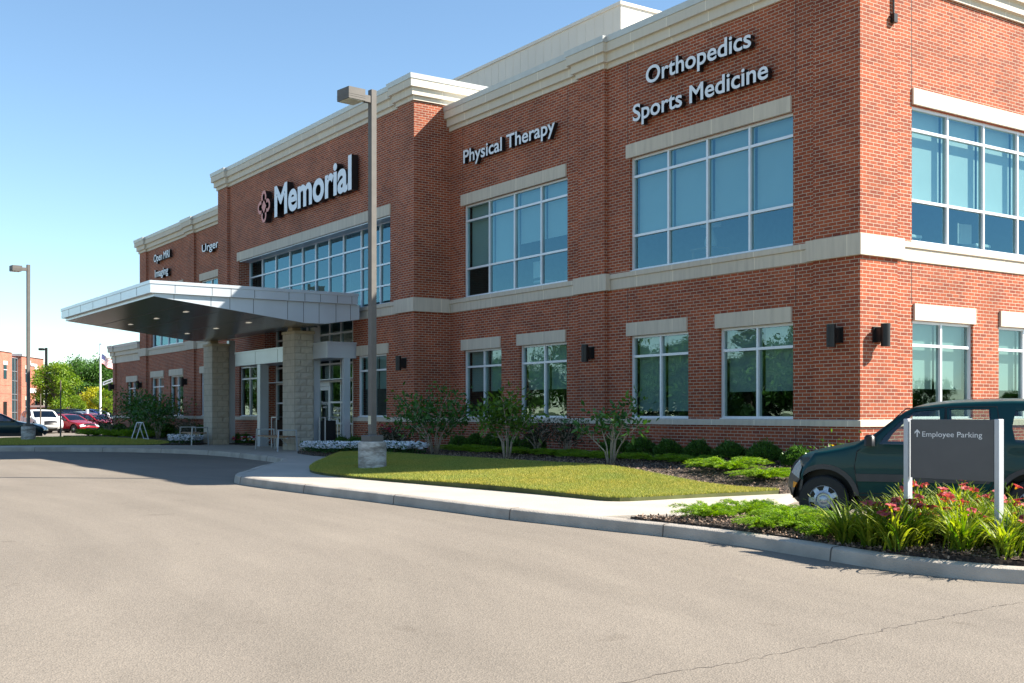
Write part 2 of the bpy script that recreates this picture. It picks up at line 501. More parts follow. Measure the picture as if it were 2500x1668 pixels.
def pedestal_mat():
    m, nt, b = new_mat('stained_concrete')
    g = N(nt, 'ShaderNodeTexCoord')
    mp = N(nt, 'ShaderNodeMapping')
    mp.inputs['Scale'].default_value = (2.2, 2.2, 7.0)
    nt.links.new(g.outputs['Object'], mp.inputs['Vector'])
    nz = N(nt, 'ShaderNodeTexNoise')
    nz.inputs['Scale'].default_value = 1.3
    nz.inputs['Detail'].default_value = 8
    nz.inputs['Roughness'].default_value = 0.65
    nt.links.new(mp.outputs[0], nz.inputs['Vector'])
    r = ramp(nt, [(0.32, (0.16, 0.135, 0.11)), (0.46, (0.32, 0.29, 0.25)), (0.56, (0.50, 0.47, 0.42)), (0.75, (0.66, 0.63, 0.58))])
    nt.links.new(nz.outputs['Fac'], r.inputs['Fac'])
    nt.links.new(r.outputs['Color'], b.inputs['Base Color'])
    b.inputs['Roughness'].default_value = 0.9
    n2 = N(nt, 'ShaderNodeTexNoise')
    n2.inputs['Scale'].default_value = 30
    nt.links.new(g.outputs['Object'], n2.inputs['Vector'])
    bp = N(nt, 'ShaderNodeBump')
    bp.inputs['Strength'].default_value = 0.5
    bp.inputs['Distance'].default_value = 0.02
    nt.links.new(n2.outputs['Fac'], bp.inputs['Height'])
    nt.links.new(bp.outputs['Normal'], b.inputs['Normal'])
    return m
M['pedestal'] = pedestal_mat()

def paint_mat(name, col, metal=0.4, rough=0.25):
    m = basic(name, col, rough, metal, scale=30, amt=0.03, coat=0.22, spec=0.25)
    return m

# ------------------------------------------------------------------ mesh builder and object helpers
class MB:
    def __init__(s):
        s.v, s.f, s.m = [], [], []
    def add(s, verts, faces, mi=0):
        o = len(s.v)
        s.v += [tuple(p) for p in verts]
        s.f += [tuple(i+o for i in f) for f in faces]
        s.m += [mi]*len(faces)
        return s
    def quad(s, a, b, c, d, mi=0):
        return s.add([a, b, c, d], [(0, 1, 2, 3)], mi)
    def box(s, x0, x1, y0, y1, z0, z1, mi=0):
        x0, x1 = min(x0, x1), max(x0, x1); y0, y1 = min(y0, y1), max(y0, y1); z0, z1 = min(z0, z1), max(z0, z1)
        v = [(x0,y0,z0),(x1,y0,z0),(x1,y1,z0),(x0,y1,z0),(x0,y0,z1),(x1,y0,z1),(x1,y1,z1),(x0,y1,z1)]
        return s.add(v, [(0,3,2,1),(4,5,6,7),(0,1,5,4),(1,2,6,5),(2,3,7,6),(3,0,4,7)], mi)
    def cbox(s, x0, x1, y0, y1, z0, z1, c=0.02, mi=0):
        """box with chamfered vertical and top edges"""
        def ring(z, i):
            return [(x0+c,y0+i,z),(x1-c,y0+i,z),(x1-i,y0+c,z),(x1-i,y1-c,z),(x1-c,y1-i,z),(x0+c,y1-i,z),(x0+i,y1-c,z),(x0+i,y0+c,z)]
        r0, r1, r2 = ring(z0, 0), ring(z1-c, 0), ring(z1, c*.99)
        v = r0+r1+r2
        f = [tuple(reversed(range(8)))]
        for k in (0, 8):
            for i in range(8):
                j = (i+1) % 8
                f.append((k+i, k+j, k+8+j, k+8+i))
        f.append(tuple(range(16, 24)))
        return s.add(v, f, mi)
    def tube(s, pts, rad, n=8, mi=0, cap=True):
        pts = [Vector(p) for p in pts]
        if not hasattr(rad, '__len__'):
            rad = [rad]*len(pts)
        vs, fs = [], []
        for i, p in enumerate(pts):
            t = (pts[min(i+1, len(pts)-1)]-pts[max(i-1, 0)])
            t = t.normalized() if t.length > 1e-9 else Vector((0, 0, 1))
            a = t.cross(Vector((0, 0, 1)))
            if a.length < 0.05:
                a = t.cross(Vector((1, 0, 0)))
            a.normalize()
            b = t.cross(a)
            for k in range(n):
                an = 2*math.pi*k/n
                vs.append(p+(a*math.cos(an)+b*math.sin(an))*rad[i])
        for i in range(len(pts)-1):
            for k in range(n):
                k2 = (k+1) % n
                fs.append((i*n+k, i*n+k2, (i+1)*n+k2, (i+1)*n+k))
        if cap:
            fs.append(tuple(reversed(range(n))))
            fs.append(tuple(range((len(pts)-1)*n, len(pts)*n)))
        return s.add(vs, fs, mi)
    def lathe(s, prof, axis_o=(0,0,0), axis='Z', n=24, mi=0):
        """prof: (r, h) list"""
        vs, fs = [], []
        ox, oy, oz = axis_o
        for r, h in prof:
            for k in range(n):
                a = 2*math.pi*k/n
                c, d = r*math.cos(a), r*math.sin(a)
                vs.append((ox+c, oy+d, oz+h) if axis == 'Z' else (ox+c, oy+h, oz+d))
        for i in range(len(prof)-1):
            for k in range(n):
                k2 = (k+1) % n
                fs.append((i*n+k, i*n+k2, (i+1)*n+k2, (i+1)*n+k))
        return s.add(vs, fs, mi)
    def prism(s, poly, z0, z1, mi=0):
        """polygon in plan, extruded"""
        n = len(poly)
        tri = tessellate_polygon([[Vector((p[0], p[1], 0)) for p in poly]])
        v = [(p[0], p[1], z0) for p in poly]+[(p[0], p[1], z1) for p in poly]
        f = [tuple(t) for t in tri]+[tuple(i+n for i in t) for t in tri]
        f += [(i, (i+1) % n, n+(i+1) % n, n+i) for i in range(n)]
        return s.add(v, f, mi)
    def build(s, name, mats, parent=None, smooth=False, local=False, bevel=0.0, merge=False):
        me = bpy.data.meshes.new(name)
        me.from_pydata(s.v, [], s.f)
        if not isinstance(mats, (list, tuple)):
            mats = [mats]
        for m in mats:
            me.materials.append(m)
        if len(mats) > 1:
            me.polygons.foreach_set('material_index', s.m)
        import bmesh
        bm = bmesh.new()
        bm.from_mesh(me)
        if merge:
            bmesh.ops.remove_doubles(bm, verts=bm.verts, dist=1e-4)
        bmesh.ops.recalc_face_normals(bm, faces=bm.faces)
        bm.to_mesh(me)
        bm.free()
        if smooth:
            me.polygons.foreach_set('use_smooth', [True]*len(me.polygons))
            if smooth != True:
                me.set_sharp_from_angle(angle=math.radians(smooth))
        me.update()
        return link(name, me, parent, local, bevel)

def link(name, me, parent=None, local=False, bevel=0.0):
    o = bpy.data.objects.new(name, me)
    COL.objects.link(o)
    if parent is not None:
        o.parent = parent
        if not local:
            w = wloc(parent)
            o.location = (-w[0], -w[1], -w[2])
    if bevel:
        md = o.modifiers.new('bevel', 'BEVEL')
        md.width = bevel
        md.segments = 2
        md.limit_method = 'ANGLE'
        md.angle_limit = math.radians(40)
    return o

def wloc(o):
    v = Vector(o.location)
    while o.parent is not None:
        o = o.parent
        v += Vector(o.location)
    return v

def tag(o, label=None, cat=None, group=None, kind=None):
    if label: o['label'] = label
    if cat: o['category'] = cat
    if group: o['group'] = group
    if kind: o['kind'] = kind
    return o

def thing(name, loc, label, cat, group=None, rz=0.0):
    o = bpy.data.objects.new(name, None)
    o.empty_display_size = 0.3
    COL.objects.link(o)
    o.location = loc
    o.rotation_euler = (0, 0, rz)
    return tag(o, label, cat, group)

def copy_tree(o, parent=None):
    c = o.copy()
    COL.objects.link(c)
    if parent is not None:
        c.parent = parent
    for ch in list(o.children):
        copy_tree(ch, c)
    return c

def np_mesh(name, verts, faces, mats, mi=None, smooth=False):
    """verts (N,3), faces (F,k) with one k"""
    me = bpy.data.meshes.new(name)
    verts = np.asarray(verts, dtype=np.float32)
    faces = np.asarray(faces, dtype=np.int32)
    F, k = faces.shape
    me.vertices.add(len(verts))
    me.vertices.foreach_set('co', verts.ravel())
    me.loops.add(F*k)
    me.loops.foreach_set('vertex_index', faces.ravel())
    me.polygons.add(F)
    me.polygons.foreach_set('loop_start', np.arange(0, F*k, k, dtype=np.int32))
    me.polygons.foreach_set('loop_total', np.full(F, k, dtype=np.int32))
    for m in (mats if isinstance(mats, (list, tuple)) else [mats]):
        me.materials.append(m)
    if mi is not None:
        me.polygons.foreach_set('material_index', np.asarray(mi, dtype=np.int32))
    if smooth:
        me.polygons.foreach_set('use_smooth', np.ones(F, dtype=bool))
    me.update(calc_edges=True)
    me.validate()
    return me

def unit(a):
    return a/np.maximum(np.linalg.norm(a, axis=1, keepdims=True), 1e-9)

def leaf_quads(P, D, L, W, fold=0.15):
    """one kite-shaped leaf per point: base P, direction D"""
    n = len(P)
    D = unit(D)
    r = unit(rng.normal(size=(n, 3)))
    side = unit(np.cross(D, r))
    up = np.cross(side, D)
    L = np.broadcast_to(np.asarray(L), (n,))[:, None]
    W = np.broadcast_to(np.asarray(W), (n,))[:, None]
    mid = P+D*L*0.5+up*L*fold
    V = np.stack([P, mid+side*W*.5, P+D*L, mid-side*W*.5], 1).reshape(-1, 3)
    F = np.arange(4*n).reshape(n, 4)
    return V, F

# ------------------------------------------------------------------ terrain
ZX = [-140, -60, -35, -22, -7.4, 2, 7.2, 20]
ZZ = [0, .10, .20, .20, .15, .02, -.15, -.30]
def zr(x):
    return float(np.interp(x, ZX, ZZ))
def zr_s(x):
    return (zr(x-1.2)+2*zr(x)+zr(x+1.2))/4
def sstep(a, b, x):
    t = min(1, max(0, (x-a)/(b-a)))
    return t*t*(3-2*t)
def zl(x, y):
    """lawn and bed along the facade"""
    base = zr_s(x)+0.17
    tgt = 0.50+0.07*sstep(-3.8, -0.9, y)
    tgt = tgt*(1-sstep(-2.0, 2.0, x))+0.34*sstep(-2.0, 2.0, x)
    far = 0.40*(1-sstep(-15.5, -11.5, x))+tgt*sstep(-15.5, -11.5, x)
    t = min(1, max(0, (y+7.3)/3.5))
    z = base*(1-t)+max(far, base)*t
    e = sstep(-3.2, .3, x)*(1-sstep(-3.1, -1.4, y))
    return z*(1-e)+(base+.015)*e
def zi(x, y):
    """planting island at the right"""
    return zr_s(x)+0.17+0.05*math.sin(x*2.1)*math.sin(y*1.7)
def zleft(x, y):
    return zr_s(x)+0.17

def poly_sheet(name, poly, zf, mat, step=0.5, skirt=0.0, jitter=0.0, kind='structure', inset=0.0):
    """a triangulated sheet over a plan polygon following zf, with a skirt round the rim"""
    pts = []
    n = len(poly)
    for i in range(n):
        a, b = Vector(poly[i]), Vector(poly[(i+1) % n])
        k = max(1, int((b-a).length/step))
        for j in range(k):
            pts.append(a.lerp(b, j/k))
    nb = len(pts)
    xs = [p[0] for p in pts]; ys = [p[1] for p in pts]
    inner = []
    x = min(xs)
    while x < max(xs):
        y = min(ys)
        while y < max(ys):
            q = (x+random.uniform(-.2, .2)*step, y+random.uniform(-.2, .2)*step)
            if inside(q, pts) and min((q[0]-p[0])**2+(q[1]-p[1])**2 for p in pts) > (0.4*step)**2:
                inner.append(Vector(q))
            y += step
        x += step
    r = delaunay_2d_cdt(pts+inner, [(i, (i+1) % nb) for i in range(nb)], [], 0, 1e-5)
    V2, F2 = r[0], r[2]
    mb = MB()
    vs = [(v.x, v.y, zf(v.x, v.y)+random.uniform(-jitter, jitter)) for v in V2]
    fs = []
    for f in F2:
        c = (sum(V2[i].x for i in f)/len(f), sum(V2[i].y for i in f)/len(f))
        if inside(c, pts):
            fs.append(f)
    mb.add(vs, fs)
    if skirt:
        top = [(p[0], p[1], zf(p[0], p[1])) for p in pts]
        bot = [(p[0], p[1], zf(p[0], p[1])-skirt) for p in pts]
        mb.add(top+bot, [(i, (i+1) % nb, nb+(i+1) % nb, nb+i) for i in range(nb)])
    o = mb.build(name, mat, merge=True)
    tag(o, kind=kind)
    return o

def inside(p, poly):
    x, y = p[0], p[1]
    c = False
    j = len(poly)-1
    for i in range(len(poly)):
        xi, yi, xj, yj = poly[i][0], poly[i][1], poly[j][0], poly[j][1]
        if (yi > y) != (yj > y) and x < (xj-xi)*(y-yi)/(yj-yi)+xi:
            c = not c
        j = i
    return c

def smooth_path(p, k=6):
    """Catmull-Rom through the points"""
    out = []
    P = [Vector((*q, 0)) for q in p]
    for i in range(len(P)-1):
        p0, p1, p2, p3 = P[max(i-1, 0)], P[i], P[i+1], P[min(i+2, len(P)-1)]
        for j in range(k):
            t = j/k
            q = 0.5*((2*p1)+(p2-p0)*t+(2*p0-5*p1+4*p2-p3)*t*t+(3*p1-p0-3*p2+p3)*t**3)
            out.append((q.x, q.y))
    out.append((P[-1].x, P[-1].y))
    return out

# ------------------------------------------------------------------ ground, drive, kerbs, sidewalk, lawns, beds
def grid_sheet(name, xs, ys, zf, mat):
    nx, ny = len(xs), len(ys)
    V = [(x, y, zf(x, y)) for y in ys for x in xs]
    F = [(j*nx+i, j*nx+i+1, (j+1)*nx+i+1, (j+1)*nx+i) for j in range(ny-1) for i in range(nx-1)]
    o = link(name, np_mesh(name, V, F, mat, smooth=True))
    tag(o, kind='structure')
    return o

fx = [-1500, -700, -350, -200, -141]+list(np.arange(-140, 60, 4))+[60, 100, 200, 500, 1500]
fy = [-1500, -600, -300, -150, -80, -40, 0, 30, 60, 100, 200, 500, 1500]
grid_sheet('ground', fx, fy, lambda x, y: zr_s(x)-0.06, M['ground'])
grid_sheet('drive', list(np.arange(-135, 42, 1.5)), [-46, -30, -20, -12, -6, 0, 10, 20, 34], lambda x, y: zr_s(x), M['asphalt'])

curb_pts = [(9.0,-1.6),(8.75,-4.2),(8.1,-5.8),(7.3,-6.7),(6.3,-7.12),(5.2,-7.2),(4.2,-7.25),(3.25,-7.45),(2.3,-7.75),(.87,-8.1),(-.3,-8.25),(-2.6,-8.5),(-4.4,-8.75),(-6.3,-8.97),(-7.5,-8.98),(-8.35,-8.7),(-9.1,-8.25),(-11.1,-7.1),(-12.8,-5.95),(-13.9,-5.4),(-15.4,-5.0),(-19.2,-4.75),(-21.5,-4.9),(-23.7,-5.5),(-25.9,-6.8),(-27.4,-8.3),(-28.5,-10),(-29.4,-13),(-29.8,-18)]
cp = smooth_path(curb_pts, 5)

def sweep_plan(mb, path, prof, zf, side=1, mi=0, cap=True):
    """profile (inward offset, height) swept along a plan path; inward is the right-hand side"""
    n = len(path)
    rings = []
    for i in range(n):
        a = Vector(path[max(i-1, 0)]); b = Vector(path[min(i+1, n-1)])
        d = (b-a).normalized()
        nn = Vector((d.y, -d.x))*side
        x, y = path[i]
        rings.append([(x+nn.x*o, y+nn.y*o, zf(x, y)+h) for o, h in prof])
    k = len(prof)
    V = [p for r in rings for p in r]
    F = [(i*k+j, i*k+j+1, (i+1)*k+j+1, (i+1)*k+j) for i in range(n-1) for j in range(k-1)]
    if cap:
        F += [tuple(range(k)), tuple(range((n-1)*k, n*k))]
    mb.add(V, F, mi)

zpl = lambda x, y: zr_s(x)
mb = MB()
kerb_prof = [(-.03, -.05), (-.012, .10), (-.002, .132), (.018, .147), (.16, .152), (.16, -.05)]
sweep_plan(mb, cp, kerb_prof, zpl)
sweep_plan(mb, [(2.42,-7.55),(2.32,-6.6),(2.30,-5.95),(2.6,-5.65),(3.5,-5.05),(8.7,-1.6)], [(.0,-.05),(.0,.14),(.02,.152),(.13,.152),(.13,-.05)], zpl)
tag(mb.build('kerb', M['curb'], smooth=35), kind='structure')
mb = MB()
acc = 0
for i in range(1, len(cp)):
    a, b = Vector(cp[i-1]), Vector(cp[i])
    acc += (b-a).length
    if acc > 2.35:
        acc = 0
        d = (b-a).normalized(); nn = Vector((d.y, -d.x))
        sweep_plan(mb, [tuple(b-d*.007), tuple(b+d*.007)], [(o-.004 if o < .1 else o, h+.003) for o, h in kerb_prof], zpl)
tag(mb.build('kerb_joints', M['tar']), kind='structure')

# sidewalk slab
ci = []
for i in range(len(cp)):
    a = Vector(cp[max(i-1, 0)]); b = Vector(cp[min(i+1, len(cp)-1)])
    d = (b-a).normalized(); nn = Vector((d.y, -d.x))
    q = Vector(cp[i])+nn*.15
    if q.x < 2.25:
        ci.append((q.x, q.y))
slab = ci+[(-31.2,-18),(-31.0,-12),(-30.4,-9.6),(-31,-6),(-33,-1.2),(-28.8,-1.12),(-25.6,-1.12),(-25.6,-.4),(-19,-.4),(-19,-1.12),(-14.8,-1.12),(-14.6,-.05),(.6,-.05),(.75,-2.6),(1.1,-3.2),(2.1,-4.75),(2.28,-5.95),(2.3,-6.6)]
poly_sheet('sidewalk', slab, lambda x, y: zr_s(x)+.149, M['concrete'], 0.9, 0.3)

lawn1 = smooth_path([(-13.9,-3.75),(-12.6,-4.45),(-10.6,-5.8),(-8.9,-6.85),(-7.6,-7.38),(-6.4,-7.48),(-5.0,-7.25),(-3.5,-6.92),(-1.26,-6.47),(.35,-6.25)], 4)+smooth_path([(.35,-6.25),(.58,-5.95),(.62,-4.6),(.72,-2.9)], 4)[1:]+[(-.5,-3.25),(-1.8,-3.5),(-3.5,-3.72),(-7,-3.8),(-10.5,-3.8)]
zl_lawn = lambda x, y: zl(x, y)+0.02
poly_sheet('lawn_soil', lawn1, zl_lawn, M['soil'], 0.45, 0.12)
lawn2 = smooth_path([(-30.8,-15),(-30.2,-9.6),(-29.3,-7.0),(-27.9,-4.6),(-29.6,-3.3),(-33,-2.8),(-38,-2.5),(-43.5,-2.8),(-44.6,-4.6),(-43,-6.6),(-41,-8.2),(-40,-15)], 4)
poly_sheet('lawn_soil', lawn2, zleft, M['soil'], 1.2, 0.12)
bed1 = [(-18.2,-1.1),(-18.1,-2.5),(-17.3,-3.5),(-15.6,-3.8),(-13.9,-3.76),(-10.5,-3.82),(-7,-3.82),(-3.5,-3.74),(-1.8,-3.52),(-.5,-3.27),(.74,-2.9),(.7,.02),(-14.66,.02),(-14.66,-1.1)]
poly_sheet('mulch_bed', bed1, zl, M['mulch'], 0.35, 0.15, 0.012)
bed2 = [(-50,.05),(-49,-2.9),(-44.2,-2.75),(-38,-2.45),(-33,-2.75),(-29.6,-3.25),(-27.6,-4.35),(-26.9,-3.3),(-28.5,-2.0),(-28.9,-1.2),(-30.6,-1.2),(-30.6,.05)]
poly_sheet('mulch_bed', bed2, lambda x, y: zleft(x, y)+.02, M['mulch'], 0.8, 0.15, 0.02)
bed3 = [(-28.3,-1.1),(-28.1,-1.85),(-25.4,-1.95),(-25.1,-1.1)]
poly_sheet('mulch_bed', bed3, lambda x, y: zleft(x, y)+.02, M['mulch'], 0.4, 0.1, 0.01)
isl = []
for i in range(len(cp)):
    a = Vector(cp[max(i-1, 0)]); b = Vector(cp[min(i+1, len(cp)-1)])
    d = (b-a).normalized(); nn = Vector((d.y, -d.x))
    q = Vector(cp[i])+nn*.155
    if q.x > 2.45:
        isl.append((q.x, q.y))
isl = isl+[(2.45,-6.6),(2.44,-6.0),(2.7,-5.75),(3.55,-5.17),(8.55,-1.8)]
poly_sheet('mulch_bed', isl, zi, M['mulch'], 0.25, 0.12, 0.018)

# loose bark chips on the mulch
def scatter(poly, n):
    xs = [p[0] for p in poly]; ys = [p[1] for p in poly]
    out = []
    while len(out) < n:
        q = (random.uniform(min(xs), max(xs)), random.uniform(min(ys), max(ys)))
        if inside(q, poly):
            out.append(q)
    return out
def chips(poly, zf, n, s):
    P = np.array([(x, y, zf(x, y)+random.uniform(-.002, .03)) for x, y in scatter(poly, n)])
    D = rng.normal(size=(n, 3)); D[:, 2] *= .45
    V, F = leaf_quads(P, D, rng.uniform(.5, 1.5, n)*s, rng.uniform(.3, .8, n)*s, 0.1)
    o = link('bark_chips', np_mesh('bark_chips', V, F, M['chip']))
    tag(o, 'loose bark chips covering the planting bed', 'mulch', kind='stuff')
chips(isl, zi, 26000, .038)
chips(bed1, zl, 26000, .04)

# grass blades
def lawn(poly, zf, n, h, name):
    Q = np.array(scatter(poly, n))
    z = np.array([zf(x, y) for x, y in Q])
    P = np.column_stack([Q, z])
    clump = np.sin(Q[:, 0]*1.3+np.sin(Q[:, 1]*.9)*2)*np.sin(Q[:, 1]*1.7)
    hh = h*rng.uniform(.55, 1.25, n)*(1+.12*clump)
    D = np.column_stack([rng.normal(0, .42, n), rng.normal(0, .42, n), np.ones(n)])
    D = unit(D)
    a = rng.uniform(0, 2*np.pi, n)
    w = np.column_stack([np.cos(a), np.sin(a), np.zeros(n)])*rng.uniform(.004, .009, n)[:, None]*.8
    V = np.stack([P-w, P+w, P+D*hh[:, None]], 1).reshape(-1, 3)
    F = np.arange(3*n).reshape(n, 3)
    o = link(name, np_mesh(name, V, F, M['grass']))
    return o
tag(lawn(lawn1, zl_lawn, 430000, .048, 'grass'), 'short mown grass on the lawn between the sidewalk and the building bed', 'grass', kind='stuff')
tag(lawn(lawn2, zleft, 120000, .08, 'grass'), 'shaded grass island left of the drop-off lane', 'grass', kind='stuff')

# sealed crack running across the drive at the lower right
mb = MB()
ck = smooth_path([(7.93,-7.3),(7.90,-7.9),(7.94,-8.6),(8.0,-9.4),(8.12,-10.4),(8.2,-11.4),(8.2,-12.2),(8.35,-13.5)], 14)
ck = [(x+random.uniform(-.025, .025), y+random.uniform(-.02, .02)) for x, y in ck]
V = []
for i, (x, y) in enumerate(ck):
    w = random.uniform(.001, .0065)
    V += [(x-w, y, zr_s(x)+.004), (x+w, y, zr_s(x)+.004)]
mb.add(V, [(2*i, 2*i+1, 2*i+3, 2*i+2) for i in range(len(ck)-1)])
tag(mb.build('drive_crack', M['tar']), kind='structure')

# ------------------------------------------------------------------ the medical building
BLD = thing('medical_building', (-22.65, 0, 0.3), 'two storey red brick medical building with cream cornice and wall lettering', 'building')

def mapf(axis, plane):
    """(along, outward, z) -> world for a wall facing -Y or +X"""
    if axis == 'Y':
        return lambda u, o, z: (u, plane-o, z)
    return lambda u, o, z: (plane+o, u, z)

def fbox(mb, axis, plane, u0, u1, o0, o1, z0, z1, mi=0):
    f = mapf(axis, plane)
    a, b = f(u0, o0, z0), f(u1, o1, z1)
    mb.box(a[0], b[0], a[1], b[1], a[2], b[2], mi)

def wall(mb, axis, plane, u0, u1, z0, z1, openings=(), reveal=0.14):
    f = mapf(axis, plane)
    us = sorted({u0, u1, *[v for o in openings for v in o[:2]]})
    zs = sorted({z0, z1, *[v for o in openings for v in o[2:4]]})
    for i in range(len(us)-1):
        for j in range(len(zs)-1):
            cu, cz = (us[i]+us[i+1])/2, (zs[j]+zs[j+1])/2
            if any(o[0] < cu < o[1] and o[2] < cz < o[3] for o in openings):
                continue
            mb.quad(f(us[i], 0, zs[j]), f(us[i+1], 0, zs[j]), f(us[i+1], 0, zs[j+1]), f(us[i], 0, zs[j+1]))
    for o in openings:
        rv = -(o[4] if len(o) > 4 else reveal)
        a, b, c, d = o[:4]
        mb.quad(f(a, 0, c), f(a, rv, c), f(a, rv, d), f(a, 0, d))
        mb.quad(f(b, 0, c), f(b, rv, c), f(b, rv, d), f(b, 0, d))
        mb.quad(f(a, 0, c), f(b, 0, c), f(b, rv, c), f(a, rv, c))
        mb.quad(f(a, 0, d), f(b, 0, d), f(b, rv, d), f(a, rv, d))

ZT, ZTC = 9.9, 10.6
mirror = lambda a, b: (-45.3-b, -45.3-a)
UP = [(-6.62, -1.69), (-13.93, -9.02)]
LO = [(-6.62, -4.66), (-3.72, -1.69), (-13.93, -11.99), (-11.12, -9.05)]
UPL = [mirror(*u) for u in UP]
LOL = [mirror(*u) for u in LO]
ZU0, ZU1, ZL0, ZL1 = 4.78, 7.405, 1.385, 3.287

# brick walls, one mesh per wing face
w = MB()
wall(w, 'Y', .10, -14.65, -1.1, -.1, ZT, [(a, b, ZU0, ZU1) for a, b in UP]+[(a, b, ZL0, ZL1) for a, b in LO])
for a, b in ((-1.1, 0), (-8.45, -7.44)):
    wall(w, 'Y', 0, a, b, -.1, ZT)
    for u in ((a,) if b == 0 else (a, b)):
        w.quad((u, 0, -.1), (u, .1, -.1), (u, .1, ZT), (u, 0, ZT))
w.build('front_wall', M['brick'], BLD)
w = MB()
RU = [(1.63, 6.42, ZU0, ZU1), (9.2, 14.0, ZU0, ZU1)]
RL = [(1.65, 3.58, ZL0, ZL1), (4.46, 6.40, ZL0, ZL1), (9.2, 11.1, ZL0, ZL1), (12, 14, ZL0, ZL1)]
wall(w, 'X', -.10, 1.07, 22, -.1, ZT, RU+RL)
for a, b in ((0, 1.07), (7.1, 8.1)):
    wall(w, 'X', 0, a, b, -.1, ZT)
    for u in ((b,) if a == 0 else (a, b)):
        w.quad((0, u, -.1), (-.1, u, -.1), (-.1, u, ZT), (0, u, ZT))
w.build('side_wall', M['brick'], BLD)
w = MB()
YC, YR = -1.11, -1.01
CU = (-28.62, -16.26, ZU0, 7.375, .5)
CE = (-25.98, -18.73, .2, 4.78, .5)
wall(w, 'Y', YR, -29.6, -15.61, -.1, ZTC, [CU, CE, (-18.42, -16.50, ZL0, ZL1), (-28.56, -26.75, ZL0, ZL1)])
for a, b in ((-15.61, -14.65), (-30.66, -29.6)):
    wall(w, 'Y', YC, a, b, -.1, ZTC)
    u = a if a == -15.61 else b
    w.quad((u, YC, -.1), (u, YR, -.1), (u, YR, ZTC), (u, YC, ZTC))
for u in (-14.65, -30.66):
    w.quad((u, YC, -.1), (u, 3.5, -.1), (u, 3.5, ZTC), (u, YC, ZTC))
w.quad((-30.66, 3.5, 9), (-14.65, 3.5, 9), (-14.65, 3.5, ZTC), (-30.66, 3.5, ZTC))
w.build('front_wall', M['brick'], BLD)
w = MB()
wall(w, 'Y', .10, -44.2, -30.66, -.1, ZT, [(a, b, ZU0, ZU1) for a, b in UPL]+[(a, b, ZL0, ZL1) for a, b in LOL])
for a, b in ((-45.3, -44.2), (-37.9, -36.9)):
    wall(w, 'Y', 0, a, b, -.1, ZT)
    for u in (a, b):
        w.quad((u, 0, -.1), (u, .1, -.1), (u, .1, ZT), (u, 0, ZT))
w.quad((-45.3, 0, -.1), (-45.3, 22, -.1), (-45.3, 22, ZT), (-45.3, 0, ZT))
w.quad((-45.3, 22, -.1), (0, 22, -.1), (0, 22, ZT), (-45.3, 22, ZT))
w.build('front_wall', M['brick'], BLD)
w = MB()
wall(w, 'Y', .10, -50.0, -45.3, -.1, 4.9, [(-47.9, -46.0, ZL0, ZL1)])
wall(w, 'Y', .03, -50.5, -50.0, -.1, 4.9)
w.quad((-50.0, .03, -.1), (-50.0, .1, -.1), (-50.0, .1, 4.9), (-50.0, .03, 4.9))
w.quad((-50.5, .03, -.1), (-50.5, 15, -.1), (-50.5, 15, 4.9), (-50.5, .03, 4.9))
w.build('low_wing_wall', M['brick'], BLD)

# roofs and dark interior shells
w = MB()
w.box(-45.2, -30.7, .15, 21.9, 9.6, 9.85)
w.box(-14.6, -.15, .15, 21.9, 9.6, 9.85)
w.box(-30.6, -14.7, 3.6, 21.9, 9.6, 9.85)
w.box(-30.6, -14.7, -.95, 3.45, 10.3, 10.55)
w.box(-50.4, -45.35, .15, 14.9, 4.5, 4.85)
w.build('roof', M['coping'], BLD)
w = MB()
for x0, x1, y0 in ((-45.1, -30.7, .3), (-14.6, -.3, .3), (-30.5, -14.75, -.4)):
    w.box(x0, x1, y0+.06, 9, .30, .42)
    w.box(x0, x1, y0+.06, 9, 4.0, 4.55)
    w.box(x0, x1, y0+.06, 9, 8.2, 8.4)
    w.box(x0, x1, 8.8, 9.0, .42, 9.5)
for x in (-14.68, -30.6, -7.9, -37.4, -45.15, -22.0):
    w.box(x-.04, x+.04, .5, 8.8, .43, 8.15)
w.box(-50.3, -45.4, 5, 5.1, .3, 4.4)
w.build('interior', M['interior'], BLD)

# continuous cast stone trims
def path_off(mb, path, prof):
    """profile (outward, z) swept with mitres along an axis-aligned plan path, outward on the right-hand side"""
    n = len(path)
    rings = []
    for i in range(n):
        ns = []
        if i > 0:
            d = (Vector(path[i])-Vector(path[i-1])).normalized(); ns.append(Vector((d.y, -d.x)))
        if i < n-1:
            d = (Vector(path[i+1])-Vector(path[i])).normalized(); ns.append(Vector((d.y, -d.x)))
        off = ns[0] if len(ns) == 1 or (ns[0]-ns[1]).length < 1e-4 else ns[0]+ns[1]
        rings.append([(path[i][0]+off.x*o, path[i][1]+off.y*o, z) for o, z in prof])
    k = len(prof)
    mb.add([p for r in rings for p in r], [(i*k+j, i*k+j+1, (i+1)*k+j+1, (i+1)*k+j) for i in range(n-1) for j in range(k-1)]+[tuple(range(k)), tuple(range((n-1)*k, n*k))])

